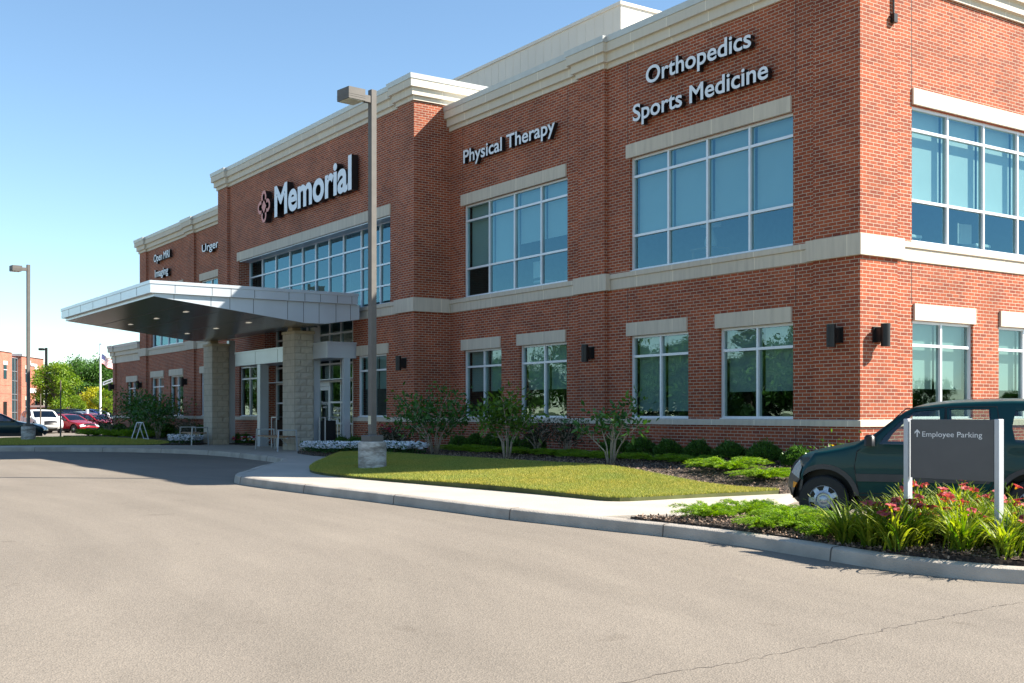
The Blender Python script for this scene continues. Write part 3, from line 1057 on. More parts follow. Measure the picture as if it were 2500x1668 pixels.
# walking left to right along the fronts (outward = -Y is on the right-hand side), then back along the +X side
PL = [(-45.3,8),(-45.3,0),(-44.2,0),(-44.2,.1),(-37.9,.1),(-37.9,0),(-36.9,0),(-36.9,.1),(-30.66,.1)]
PC = [(-30.66,3.5),(-30.66,YC),(-29.6,YC),(-29.6,YR),(-15.61,YR),(-15.61,YC),(-14.65,YC),(-14.65,3.5)]
PR = [(-14.65,.1),(-8.45,.1),(-8.45,0),(-7.44,0),(-7.44,.1),(-1.1,.1),(-1.1,0),(0,0),(0,1.07),(-.1,1.07),(-.1,7.1),(0,7.1),(0,8.1),(-.1,8.1),(-.1,22)]
def cornice(path, z):
    mb = MB()
    path_off(mb, path, [(.0, z), (.05, z), (.05, z+.11), (.075, z+.125), (.13, z+.125), (.13, z+.32), (.15, z+.335), (.215, z+.335), (.215, z+.55), (-.1, z+.55)])
    mb.build('cornice', M['cornice'], BLD)
    mb = MB()
    path_off(mb, path, [(.1, z+.552), (.235, z+.552), (.255, z+.69), (-.28, z+.70), (-.28, z+.2)])
    mb.build('coping', M['coping'], BLD)
cornice(PL, 9.65); cornice(PR, 9.65); cornice(PC, 10.39)
POL = [(-50.5,10),(-50.5,.03),(-50.0,.03),(-50.0,.1),(-45.31,.1)]
mb = MB()
path_off(mb, POL, [(.0, 4.24), (.04, 4.24), (.04, 4.60), (.07, 4.62), (.13, 4.62), (.13, 4.82), (.15, 4.84), (.22, 4.84), (.22, 5.05), (-.1, 5.05)])
mb.build('cornice', M['cornice'], BLD)
mb = MB()
path_off(mb, POL, [(.1, 5.052), (.24, 5.052), (.255, 5.19), (-.2, 5.20), (-.2, 4.9)])
mb.build('coping', M['coping'], BLD)

belt = [(.0, 4.41), (.025, 4.41), (.025, 4.645), (.02, 4.655), (.055, 4.665), (.055, 4.77), (.0, 4.785)]
def split_trim(name, path, prof, stops, mat):
    mb = MB()
    path_off(mb, path, prof)
    mb.build(name, mat, BLD)
split_trim('belt_course', PL, belt, None, M['stone'])
split_trim('belt_course', PR, belt, None, M['stone'])
for p in (PC[:4]+[(-26.0, YR)], [(-18.71, YR)]+PC[4:]):
    split_trim('belt_course', p, belt, None, M['stone'])
def corner_block(path):
    mb = MB()
    path_off(mb, path, [(.0, 4.40), (.065, 4.40), (.065, 4.79), (.0, 4.795)])
    mb.build('belt_block', M['stone'], BLD)
corner_block([(-1.1-.07, .06), (-1.1-.07, 0), (0, 0), (0, 1.07+.07), (-.06, 1.14)])
corner_block([(-8.52, .06), (-8.52, 0), (-7.37, 0), (-7.37, .06)])
corner_block([(-15.68, YR-.03), (-15.68, YC), (-14.65, YC), (-14.65, .0)])
corner_block([(-30.66, .0), (-30.66, YC), (-29.53, YC), (-29.53, YR-.03)])
corner_block([(-45.3, 1), (-45.3, 0), (-44.13, 0), (-44.13, .06)])
corner_block([(-37.97, .06), (-37.97, 0), (-36.83, 0), (-36.83, .06)])
corner_block([(-.06, 7.03), (0, 7.03), (0, 8.17), (-.06, 8.17)])
wtp = [(.0, 1.255), (.04, 1.255), (.04, 1.365), (.0, 1.383)]
split_trim('water_table', PL, wtp, None, M['stone'])
split_trim('water_table', PR, wtp, None, M['stone'])
for p in (PC[:4]+[(-26.0, YR)], [(-18.71, YR)]+PC[4:]):
    split_trim('water_table', p, wtp, None, M['stone'])
split_trim('water_table', POL, wtp, None, M['stone'])

def lintel(axis, plane, a, b, z0, z1):
    mb = MB()
    fbox(mb, axis, plane, a, b, -.02, .045, z0, z1)
    mb.build('lintel', M['stone'], BLD)

def window(axis, plane, us, zs, blind=None, glass='glass_up', fw=.055, setback=.12, gaps=True):
    """aluminium window: frame part with a pane and blinds below it"""
    f = MB()
    a, b, c, d = us[0], us[-1], zs[0], zs[-1]
    for i, u in enumerate(us):
        h = fw/2
        u0 = a if i == 0 else (b-fw if i == len(us)-1 else u-h)
        fbox(f, axis, plane, u0, u0+fw, -setback-.06, -setback+.05, c, d)
    ue = [a+fw]+[v for u in us[1:-1] for v in (u-fw/2, u+fw/2)]+[b-fw]
    for i, z in enumerate(zs):
        z0 = c if i == 0 else (d-fw if i == len(zs)-1 else z-fw/2)
        for k in range(0, len(ue), 2):
            fbox(f, axis, plane, ue[k], ue[k+1], -setback-.06, -setback+.045, z0, z0+fw)
    # sill flashing
    fbox(f, axis, plane, a, b, -setback+.051, -.01, c, c+.02)
    fr = f.build('window', M['frame'], BLD)
    g = MB()
    q = mapf(axis, plane)
    g.quad(q(a+.01, -setback, c+.01), q(b-.01, -setback, c+.01), q(b-.01, -setback, d-.01), q(a+.01, -setback, d-.01))
    g.build('pane', M[glass], fr)
    if blind:
        s = MB()
        for i in range(len(us)-1):
            zb = blind[i % len(blind)]
            if zb is None:
                continue
            s.box(*sum(zip(q(us[i]+.05, -setback-.14, zb), q(us[i+1]-.03, -setback-.146, d-.02)), ()))
        s.build('blind', M['blind'], fr)
    return fr

def even(a, b, n):
    return [a+(b-a)*i/n for i in range(n+1)]
ZUP = [ZU0, 5.60, 6.96, ZU1]
ZLO = [ZL0, 2.815, ZL1]
for (a, b), bl in zip(UP, ([5.62], [5.62, 5.62, 6.02, 6.02])):
    window('Y', .10, even(a, b, 4), ZUP, bl)
    lintel('Y', .10, a-.10, b-.03, 7.40, 7.715)
for (a, b), bl in zip(LO, ([1.55], [1.95], [2.12], [2.12])):
    window('Y', .10, even(a, b, 2), ZLO, bl, 'glass_low')
    lintel('Y', .10, a-.09, b-.02, 3.285, 3.59)
for (a, b) in UPL:
    window('Y', .10, even(a, b, 4), ZUP, [5.7])
    lintel('Y', .10, a-.05, b+.05, 7.40, 7.715)
for (a, b) in LOL:
    window('Y', .10, even(a, b, 2), ZLO, [2.3], 'glass_low')
    lintel('Y', .10, a-.07, b+.02, 3.285, 3.59)
window('Y', .10, even(-47.9, -46.0, 2), ZLO, None, 'glass_low')
lintel('Y', .10, -48.0, -45.98, 3.15, 3.46)
for i, o in enumerate(RU):
    window('X', -.10, even(o[0], o[1], 4), ZUP, [5.62], setback=.10)
    lintel('X', -.10, o[0], o[1]+.03, 7.42, 7.73)
for o in RL:
    window('X', -.10, even(o[0], o[1], 2), ZLO, [1.98], 'glass_low', setback=.10)
    lintel('X', -.10, o[0]+.02, o[1]+.05, 3.287, 3.605)
for a, b in ((-18.42, -16.50), (-28.56, -26.75)):
    window('Y', YR, even(a, b, 2), ZLO, [2.25] if a > -20 else None, 'glass_low')
lintel('Y', YR, -18.42, -16.35, 3.285, 3.59)
lintel('Y', YR, -28.72, -16.22, 7.372, 7.69)
cm = [-28.61, -27.31, -26.0, -24.72, -23.6, -22.49, -21.41, -20.31, -19.02, -17.72, -16.27]
window('Y', YR, cm, [ZU0, 5.42, 6.075, 6.74, 7.372], None, 'glass_up', .05, .47)
mb = MB()   # metal soffit strip under the wide lintel
mb.box(-28.60, -16.28, YR+.02, YR+.42, 7.335, 7.368)
mb.build('window_head', M['panel'], BLD)
# storefront below it
sm = [-25.97, -24.9, -23.85, -23.2, -22.28, -21.36, -20.5, -19.6, -18.74]
window('Y', YR, sm, [2.60, 3.15, 3.70, 4.15, 4.77], None, 'glass_low', .06, .47)
window('Y', YR, sm[:4], [.36, 1.17, 1.87, 2.60], None, 'glass_low', .06, .47)
SF = window('Y', YR, sm[5:], [.36, 1.17, 1.87, 2.60], None, 'glass_low', .06, .47)
mb = MB()
mb.box(-23.2, -21.36, YR+.41, YR+.52, 2.42, 2.595)
mb.build('transom', M['frame'], BLD)
for k, (a, b) in enumerate(((-23.17, -22.29), (-22.27, -21.39))):
    d = MB()
    fbox(d, 'Y', YR, a, a+.10, -.5, -.44, .37, 2.41); fbox(d, 'Y', YR, b-.10, b, -.5, -.44, .37, 2.41)
    fbox(d, 'Y', YR, a+.1, b-.1, -.5, -.44, .37, .57); fbox(d, 'Y', YR, a+.1, b-.1, -.5, -.44, 2.28, 2.41)
    dr = d.build('door', M['frame'], BLD)
    g = MB()
    g.quad((a+.1, YR+.47, .57), (b-.1, YR+.47, .57), (b-.1, YR+.47, 2.28), (a+.1, YR+.47, 2.28))
    g.build('pane', M['glass_low'], dr)
    h = MB()
    hx = b-.14 if k == 0 else a+.14
    h.tube([(hx, YR+.44, 1.1), (hx, YR+.37, 1.1), (hx, YR+.37, 1.5), (hx, YR+.44, 1.5)], .014, 8)
    h.build('handle', M['steel'], dr)

# low canopy band with its two clad posts in front of the doors
mb = MB()
mb.box(-26.36, -18.49, -2.0, YR-.005, 3.215, 3.66)
mb.box(-26.38, -18.47, -2.02, YR-.003, 3.661, 3.715)
dc = mb.build('door_canopy', M['panel'], BLD)
for x in (-24.4, -22.4, -20.4):
    mb = MB()
    mb.box(x-.008, x+.008, -2.003, -1.9, 3.22, 3.655)
    mb.build('panel_joint', M['bronze'], dc)
for a, b, c, d in ((-18.64, -18.50, -1.43, -1.22), (-24.40, -24.13, -1.93, -1.62)):
    mb = MB()
    mb.box(a, b, c, d, .3, 3.213)
    mb.build('clad_post', M['panel'], BLD)

# rooftop screen
pt = MB()
pt.box(-34, -12.87, 5, 14, 9.86, 13.80)
ps = pt.build('rooftop_screen', M['penthouse'], BLD)
pt = MB()
pt.box(-34.05, -12.82, 4.95, 14.05, 13.801, 13.90)
x = -33.5
while x < -13:
    pt.box(x, x+.012, 4.994, 5, 9.9, 13.8)
    x += .45
y = 5.4
while y < 14:
    pt.box(-12.87, -12.864, y, y+.012, 9.9, 13.8)
    y += .45
pt.build('screen_seam', M['penthouse'], ps)
# conduit on the side wall
mb = MB()
mb.tube([(.03, .91, 11), (.03, .91, 8.95)], .022, 8)
mb.box(.0, .09, .86, .96, 8.80, 8.96)
mb.build('conduit', M['bronze'], BLD)
# control joints
for x in (-1.62, -6.70, -9.0, -13.97):
    for z0, z1 in ((.3, 1.25), (3.6, 4.4), (7.72, 9.64)):
        mb = MB()
        mb.box(x-.006, x+.006, .098, .12, z0, z1)
        mb.build('control_joint', M['bronze'], BLD)
for y in (1.62, 6.45):
    for z0, z1 in ((.0, 1.25), (3.61, 4.4), (7.74, 9.64)):
        mb = MB()
        mb.box(-.12, -.098, y-.006, y+.006, z0, z1)
        mb.build('control_joint', M['bronze'], BLD)

# ------------------------------------------------------------------ lettering
def char_mesh(ch, bold):
    c = bpy.data.curves.new('t', 'FONT')
    c.body = ch
    c.size = 1
    c.offset = bold
    c.resolution_u = 5
    o = bpy.data.objects.new('t', c)
    COL.objects.link(o)
    dg = bpy.context.evaluated_depsgraph_get()
    e = o.evaluated_get(dg)
    me = e.to_mesh()
    v = [tuple(p.co) for p in me.vertices]
    f = [tuple(p.vertices) for p in me.polygons]
    bd = {}
    for p in me.polygons:
        for a, b in p.edge_keys:
            bd[(a, b)] = bd.get((a, b), 0)+1
    e.to_mesh_clear()
    bpy.data.objects.remove(o)
    bpy.data.curves.remove(c)
    return v, f, [k for k, n in bd.items() if n == 1]

def letters(body, bold):
    out = []
    for i, ch in enumerate(body):
        if ch == ' ':
            continue
        v, f, e = char_mesh(ch, bold)
        pv, _, _ = char_mesh(body[:i+1], bold)
        dx = max(p[0] for p in pv)-max(p[0] for p in v)
        out.append((ch, [(p[0]+dx, p[1]) for p in v], f, e))
    return out

def wall_letters(name, label, body, x0, x1, zb, cap, y, depth, bold=.016, face='white', capz=None):
    """raised sign letters: light faces, black returns; each letter is a part"""
    L = letters(body, bold)
    mn = min(p[0] for l in L for p in l[1]); mx = max(p[0] for l in L for p in l[1])
    sx = (x1-x0)/(mx-mn)
    sz = cap/(.69+2*bold)
    t = thing(name, ((x0+x1)/2, y, zb), label, 'sign')
    for ch, v, f, e in L:
        mb = MB()
        n = len(v)
        V = [(x0+(p[0]-mn)*sx, y-depth, zb+(p[1]+bold)*sz) for p in v]
        B = [(p[0], y, p[2]) for p in V]
        mb.add(V, f, 0)
        mb.add(V+B, [(a, b, n+b, n+a) for a, b in e], 1)
        mb.build('letter', [M[face], M['black']], t)
    return t
wall_letters('wall_lettering', 'raised wall letters reading Orthopedics above the wide upper window', 'Orthopedics', -5.857, -2.636, 8.893, .385, .04, .12)
wall_letters('wall_lettering', 'raised wall letters reading Sports Medicine, lower line near the building corner', 'Sports Medicine', -6.306, -2.177, 8.145, .385, .04, .12)
wall_letters('wall_lettering', 'raised wall letters reading Physical Therapy on the recessed brick wall', 'Physical Therapy', -13.66, -9.31, 8.53, .37, .04, .12)
wall_letters('wall_lettering', 'raised wall letters reading Open MRI on the far left wing', 'Open MRI', -42.64, -40.16, 8.92, .37, .04, .12)
wall_letters('wall_lettering', 'raised wall letters reading Imaging under the Open MRI line', 'Imaging', -42.46, -40.38, 8.16, .37, .04, .12)
wall_letters('wall_lettering', 'raised wall letters starting Urgent, partly hidden behind the taller centre block', 'Urgent Care', -35.58, -31.05, 8.59, .34, .04, .12)
wall_letters('wall_lettering', 'largest raised wall letters reading Memorial over the entrance', 'Memorial', -24.406, -18.27, 8.425, 1.10, YR-.06, .22, .030)

# four-petal emblem beside the big name
em = thing('wall_emblem', (-25.39, YR, 8.97), 'salmon red four petal emblem around a diamond beside the big name', 'emblem')
def flat_shape(outer, parent, name):
    mb = MB()
    n = len(outer)
    tri = tessellate_polygon([[Vector((p[0], p[1], 0)) for p in outer]])
    V = [(p[0], YR-.28, p[1]) for p in outer]; B = [(p[0], YR-.06, p[1]) for p in outer]
    mb.add(V, [tuple(t) for t in tri], 0)
    mb.add(V+B, [(i, (i+1) % n, n+(i+1) % n, n+i) for i in range(n)], 1)
    mb.build(name, [M['salmon'], M['black']], parent)
cx0, cz0 = -25.39, 8.965
flat_shape([(cx0-.215, cz0), (cx0, cz0-.235), (cx0+.215, cz0), (cx0, cz0+.235)], em, 'diamond')
for k in range(4):
    R = Matrix.Rotation(math.pi/2*k, 2)
    pts = []
    for j in range(13):
        a = math.pi*j/12
        pts.append((.235*math.cos(a), .33+.25*math.sin(a)))
    pts += [(-.235, .12)]
    pts += [(-.10, .24)]
    for j in range(11):
        a = math.pi-math.pi*j/10
        pts.append((.115*math.cos(a), .345+.125*math.sin(a)))
    pts += [(.10, .24), (.235, .12)]
    flat_shape([(cx0+(R @ Vector(p)).x, cz0+(R @ Vector(p)).y) for p in pts], em, 'petal')

def flat_text(name, body, x0, x1, zb, cap, y, parent, mat='white', bold=.012):
    L = letters(body, bold)
    mn = min(p[0] for l in L for p in l[1]); mx = max(p[0] for l in L for p in l[1])
    sx = (x1-x0)/(mx-mn); sz = cap/.70
    words, k = [], 0        # one mesh per word
    for w_ in body.split():
        words.append(L[k:k+len(w_)]); k += len(w_)
    for wd in words:
        mb = MB()
        for ch, v, f, e in wd:
            mb.add([(x0+(p[0]-mn)*sx, y, zb+p[1]*sz) for p in v], f)
        mb.build(name, M[mat], parent)
# decals on the doors and sidelight
flat_text('door_lettering', 'Memorial', -22.10, -21.55, 1.80, .13, YR+.462, dr)
flat_text('door_lettering', 'HEALTH', -21.97, -21.68, 1.68, .06, YR+.462, dr)
flat_text('hours_lettering', 'Urgent Care', -21.05, -20.1, 1.63, .11, YR+.462, SF)
flat_text('hours_lettering', 'Weekdays 8 am -', -21.22, -20.2, 1.48, .09, YR+.462, SF)
flat_text('hours_lettering', 'Weekends 8 am -', -21.22, -20.2, 1.33, .09, YR+.462, SF)
mb = MB()
for x0, x1 in ((-21.22, -21.04), (-20.98, -20.74)):
    mb.quad((x0, YR+.462, 1.20-.02), (x1, YR+.462, 1.18), (x1, YR+.462, 1.29), (x0, YR+.462, 1.29))
mb.build('door_notice', M['white'], SF)

# ------------------------------------------------------------------ wall sconces
def sconce(label, axis, plane, u, z=2.94):
    f = mapf(axis, plane)
    t = thing('wall_lamp', f(u, 0, z-.2), label, 'wall lamp', 'cylinder wall lamps on the brick piers')
    mb = MB()
    fbox(mb, axis, plane, u-.12, u+.12, 0, .03, z-.13, z+.16)
    fbox(mb, axis, plane, u-.075, u+.075, .03, .15, z-.13, z+.14)
    mb.build('bracket', M['bronze'], t)
    mb = MB()
    o = f(u, .20, z-.21)
    mb.lathe([(.0, 0), (.085, 0), (.085, .42), (.0, .42)], o, 'Z', 20)
    mb.build('shade', M['bronze'], t, smooth=40)
sconce('dark cylinder wall lamp just left of the near brick corner, on the shaded side', 'Y', 0, -.50)
sconce('dark cylinder wall lamp on the sunlit side wall right of the corner', 'X', 0, .46)
sconce('dark cylinder wall lamp on the narrow pier right of the two-part windows', 'Y', 0, -7.93)
sconce('dark cylinder wall lamp on the taller centre block beside the lamp post', 'Y', YC, -15.2)
sconce('dark cylinder wall lamp on the pier between the far left windows and the column', 'Y', 0, -37.95)
sconce('dark cylinder wall lamp on the end pier of the far left two storey wing', 'Y', 0, -45.0)
sconce('dark cylinder wall lamp at the left end of the low wing', 'Y', .03, -50.3)

# ------------------------------------------------------------------ entrance canopy on two block piers
CAN = thing('entrance_canopy', (-22.7, -4.3, .35), 'grey metal drop-off canopy with folded soffit on two block piers', 'canopy')
X0, X1, YO, YI = -27.95, -17.57, -7.68, -1.42
mb = MB()
# upper fascia band as a hollow rim with a roof deck
mb.box(X0, X1, YO, YI, 4.80, 5.045)
mb.build('fascia', M['panel'], CAN)
mb = MB()
mb.box(X0-.02, X1+.02, YO-.02, YI+.02, 5.046, 5.135)
mb.build('coping', M['panel'], CAN)
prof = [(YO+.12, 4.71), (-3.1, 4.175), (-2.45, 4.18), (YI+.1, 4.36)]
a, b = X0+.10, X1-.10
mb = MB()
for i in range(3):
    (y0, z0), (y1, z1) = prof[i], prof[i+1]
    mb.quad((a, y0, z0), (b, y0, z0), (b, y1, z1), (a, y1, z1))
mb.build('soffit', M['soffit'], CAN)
mb = MB()
for x in (a, b):
    top = [(x, y, 4.798) for y, z in prof]
    bot = [(x, y, z) for y, z in prof]
    mb.add(top+bot, [(i, i+1, 5+i, 4+i) for i in range(3)])
mb.quad((a, prof[0][0], 4.798), (b, prof[0][0], 4.798), (b, prof[0][0], 4.71), (a, prof[0][0], 4.71))
mb.quad((a, prof[3][0], 4.798), (b, prof[3][0], 4.798), (b, prof[3][0], 4.36), (a, prof[3][0], 4.36))
mb.build('lower_fascia', M['panel'], CAN)
def zsof(y):
    return float(np.interp(y, [p[0] for p in prof], [p[1] for p in prof]))
for y in (-7.0, -5.95, -5.4, -4.7, -3.65, -3.15, -2.65, -2.1, -1.62):
    mb = MB()
    mb.box(X1-.002, X1+.004, y-.006, y+.006, 4.815, 5.04)
    mb.build('fascia_joint', M['bronze'], CAN)
    if y > YO+.2:
        mb = MB()
        mb.box(b-.002, b+.004, y-.006, y+.006, zsof(y)+.01, 4.79)
        mb.build('fascia_joint', M['bronze'], CAN)
x = X1-1.3
while x > X0+.4:
    mb = MB()
    mb.box(x-.006, x+.006, YO-.004, YO+.002, 4.815, 5.04)
    mb.build('fascia_joint', M['bronze'], CAN)
    x -= 1.6
for y in (-6.5, -5.4, -4.3):
    mb = MB()
    z = zsof(y)
    mb.box(a+.02, b-.02, y-.012, y+.012, z-.003, z+.02)
    mb.build('soffit_joint', M['bronze'], CAN)
for x in (-25.6, -22.7, -19.8):
    for y in (-5.95, -4.0):
        mb = MB()
        z = zsof(y)
        mb.cbox(x-.15, x+.15, y-.06, y+.06, z-.006, z+.02, .004)
        mb.build('downlight', M['downlight'], CAN)
# piers: split-face block with a cap, steel stub above, steel plate behind
def pier(x0, x1, y0, y1):
    rows = 18
    zb = .34
    core = MB()
    core.box(x0+.012, x1-.012, y0+.012, y1-.012, .2, zb+rows*.2032, 1)
    for r in range(rows):
        z0 = zb+r*.2032
        def face(fx, u0, u1, smooth):
            u = u0 if r % 2 == 0 else u0-.203
            while u < u1-.01:
                p, q = max(u, u0)+.010, min(u+.406, u1)-.010
                if q-p > .05:
                    n = 1 if smooth else 5
                    m = 1 if smooth else 3
                    g = [[(p+(q-p)*i/n, z0+.010+.183*j/m, 0 if smooth or i in (0, n) or j in (0, m) else random.uniform(.004, .026)) for i in range(n+1)] for j in range(m+1)]
                    V = [fx(c[0], c[2], c[1]) for row in g for c in row]
                    F = [(j*(n+1)+i, j*(n+1)+i+1, (j+1)*(n+1)+i+1, (j+1)*(n+1)+i) for j in range(m) for i in range(n)]
                    core.add(V, F)
                u += .406
        face(lambda u, o, z: (u, y0-o, z), x0, x1, True)
        face(lambda u, o, z: (x1+o, u, z), y0, y1, False)
        face(lambda u, o, z: (x0-o, u, z), y0, y1, False)
        face(lambda u, o, z: (u, y1+o, z), x0, x1, True)
    p = core.build('pier', [M['pier'], M['pier_mortar']], CAN)
    mb = MB()
    mb.cbox(x0-.03, x1+.03, y0-.03, y1+.03, zb+rows*.2032+.001, zb+rows*.2032+.09, .015)
    mb.build('pier_cap', M['tan_cap'], p)
    mb = MB()
    mb.box(x0+.30, x1-.30, y0+.05, y0+.33, zb+rows*.2032+.09, 4.22)
    mb.build('steel_stub', M['tan_steel'], p)
    mb = MB()
    mb.box(x1-.34, x1-.10, y1+.03, y1+.26, .2, 4.22)
    mb.build('steel_post', M['panel'], p)
M['pier'] = basic('split_face_block', (0.48, 0.43, 0.35), 0.92, scale=3, amt=0.10, bump=0.5, bscale=45)
M['pier_mortar'] = basic('block_mortar', (0.36, 0.325, 0.265), 0.95)
M['tan_cap'] = basic('pier_cap_stone', (0.47, 0.39, 0.27), 0.85, amt=0.08)
pier(-20.50, -19.54, -2.62, -1.97)
pier(-28.27, -27.31, -2.52, -1.87)

# ------------------------------------------------------------------ street furniture
def lamp_post(loc, label, rz=0.12, zp=.62, top=7.72, ped=True):
    t = thing('street_lamp', loc, label, 'street lamp', 'shoebox lamp posts on concrete footings', rz)
    if ped:
        mb = MB()
        mb.lathe([(.0, -.2), (.285, -.2), (.285, zp-.03), (.262, zp), (.0, zp)], (0, 0, 0), 'Z', 32)
        mb.build('footing', M['pedestal'], t, smooth=40, local=True)
        mb = MB()
        mb.cbox(-.17, .17, -.17, .17, zp, zp+.13, .02)
        mb.build('base_cover', M['lamp_metal'], t, local=True)
    mb = MB()
    mb.cbox(-.064, .064, -.064, .064, zp if ped else 0, top, .006)
    mb.build('pole', M['lamp_metal'], t, local=True)
    mb = MB()
    mb.cbox(-.05, .05, -.315, -.064, top-.27, top-.13, .01)
    mb.build('arm', M['lamp_metal'], t, local=True)
    mb = MB()
    h0, h1 = top-.315, top-.085
    mb.box(-.215, .215, -.70, -.31, h0+.001, h1)
    for z in (h0+.05, h0+.09):
        mb.box(-.219, .219, -.704, -.306, z, z+.012)
    hd = mb.build('lamp_head', M['lamp_metal'], t, local=True)
    mb = MB()
    mb.box(-.19, .19, -.67, -.34, h0-.012, h0)
    mb.build('lens', M['lens'], hd, local=True)
    if ped:
        mb = MB()
        mb.box(-.05, .05, -.068, -.06, zp+.35, zp+.52)
        mb.build('hand_hole_cover', M['lens'], t, local=True)
    return t
lamp_post((-7.08, -6.31, .31), 'tall grey shoebox lamp post on a stained concrete footing in the front lawn', top=7.75)
lamp_post((-37.4, -6.9, .33), 'dark shoebox lamp post on a round concrete footing in the left grass island', top=7.42)

# parking sign in the flower island
t = thing('parking_sign', (6.165, -6.15, zi(6.1, -6.15)-.03), 'dark grey Employee Parking sign between two silver posts in the daylily bed', 'sign')
M['sign_post'] = basic('satin_sign_post', (0.50, 0.52, 0.55), 0.4, 0.3, amt=0.03)
sx0, sx1, sy = 5.61, 6.72, -6.15
mb = MB()
mb.cbox(sx0+.045, sx1-.045, sy-.018, sy+.018, .79, 1.435, .004)
pn = mb.build('sign_panel', M['sign_face'], t)
for x in (sx0, sx1):
    mb = MB()
    mb.cbox(x-.028, x+.028, sy-.045, sy+.045, -.1, 1.44, .006)
    mb.build('sign_post', M['sign_post'], t)
flat_text('sign_lettering', 'Employee Parking', sx0+.20, sx1-.18, 1.245, .058, sy-.0195, pn, 'sign_text', .0)
mb = MB()
ax, az = sx0+.135, 1.28
mb.add([(ax-.007, sy-.0195, az-.04), (ax+.007, sy-.0195, az-.04), (ax+.007, sy-.0195, az+.03), (ax-.007, sy-.0195, az+.03)], [(0, 1, 2, 3)])
for s in (-1, 1):
    mb.add([(ax, sy-.0196, az+.046), (ax, sy-.0196, az+.024), (ax+s*.034, sy-.0196, az-.006), (ax+s*.034, sy-.0196, az+.014)], [(0, 1, 2, 3)])
mb.build('arrow', M['sign_text'], pn)

def bench(loc, rz, label, L=2.3, W=.55):
    t = thing('bench', loc, label, 'bench', 'backless benches beside the piers', rz)
    for s in (-1, 1):
        mb = MB()
        x = s*L/2
        for y in (-W/2, W/2):
            mb.tube([(x+s*.03, y*1.12, 0), (x, y, .64)], .027, 4)
        mb.box(x-.025, x+.025, -W/2-.02, W/2+.02, .625, .66)
        mb.build('arm_frame', M['steel'], t, local=True)
    for k in range(5):
        mb = MB()
        y = -W/2+.05+k*(W-.1)/4
        mb.cbox(-L/2+.03, L/2-.03, y-.042, y+.042, .42, .46, .006)
        mb.build('seat_slat', M['wood'], t, local=True)
    mb = MB()
    mb.box(-L/2+.03, L/2-.03, -.03, .03, .375, .418)
    mb.tube([(-L/2+.02, -.0, .18), (-L/2+.7, 0, .39)], .012, 6)
    mb.tube([(L/2-.02, 0, .18), (L/2-.7, 0, .39)], .012, 6)
    mb.build('brace', M['steel'], t, local=True)
bench((-19.75, -3.15, .35), -.10, 'wood slat bench with steel arm frames in front of the near pier')
bench((-27.5, -3.15, .35), -.06, 'wood slat bench with steel arm frames in front of the far pier', 1.6)

def bin_(loc, label, mat, w=.42, h=1.02):
    t = thing('litter_bin', loc, label, 'litter bin', 'litter bins by the doors')
    mb = MB()
    mb.cbox(-w/2+.03, w/2-.03, -w/2+.03, w/2-.03, .04, h-.10, .02)
    mb.build('bin_body', mat, t, local=True)
    for sx in (-1, 1):
        mb = MB()
        mb.tube([(sx*w/2, -w/2, 0), (sx*w/2, -w/2, h), (sx*w/2, w/2, h), (sx*w/2, w/2, 0)], .022, 4)
        mb.build('bin_frame', M['steel'], t, local=True)
    mb = MB()
    mb.box(-w/2, w/2, -w/2, -w/2+.03, h-.03, h+.01); mb.box(-w/2, w/2, w/2-.03, w/2, h-.03, h+.01)
    mb.build('bin_rim', M['steel'], t, local=True)
bin_((-19.22, -1.62, .36), 'black square litter bin with steel frame right of the near pier', M['black'])
bin_((-22.2, -2.0, .36), 'brown square litter bin with steel frame left of the near pier', basic('brown_panel', (.05, .03, .02), .6))

# empty A-frame
t = thing('a_frame_sign', (-36.2, -2.6, .37), 'empty white A-frame sign stand leaning on the mulch by the left shrubs', 'sign stand')
for s, lab in ((-1, 'front_frame'), (1, 'back_frame')):
    mb = MB()
    for x in (-.34, .34):
        mb.tube([(x, s*.27, 0), (x, s*.03, .74)], .022, 4)
    mb.tube([(-.34, s*.27, .02), (.34, s*.27, .02)], .022, 4)
    mb.tube([(-.34, s*.03, .73), (.34, s*.03, .73)], .022, 4)
    mb.build(lab, M['white'], t, local=True)

# pole-mounted things in the distance
def post(loc, h, r, label, cat, mat, name):
    t = thing(name, loc, label, cat)
    mb = MB()
    mb.tube([(0, 0, 0), (0, 0, h)], [r, r*.7], 10)
    mb.build('pole', mat, t, local=True)
    return t

# ------------------------------------------------------------------ cars
def circ(cx, cz, r, n=28):
    return [(cx+r*math.cos(2*math.pi*i/n), cz+r*math.sin(2*math.pi*i/n)) for i in range(n)]

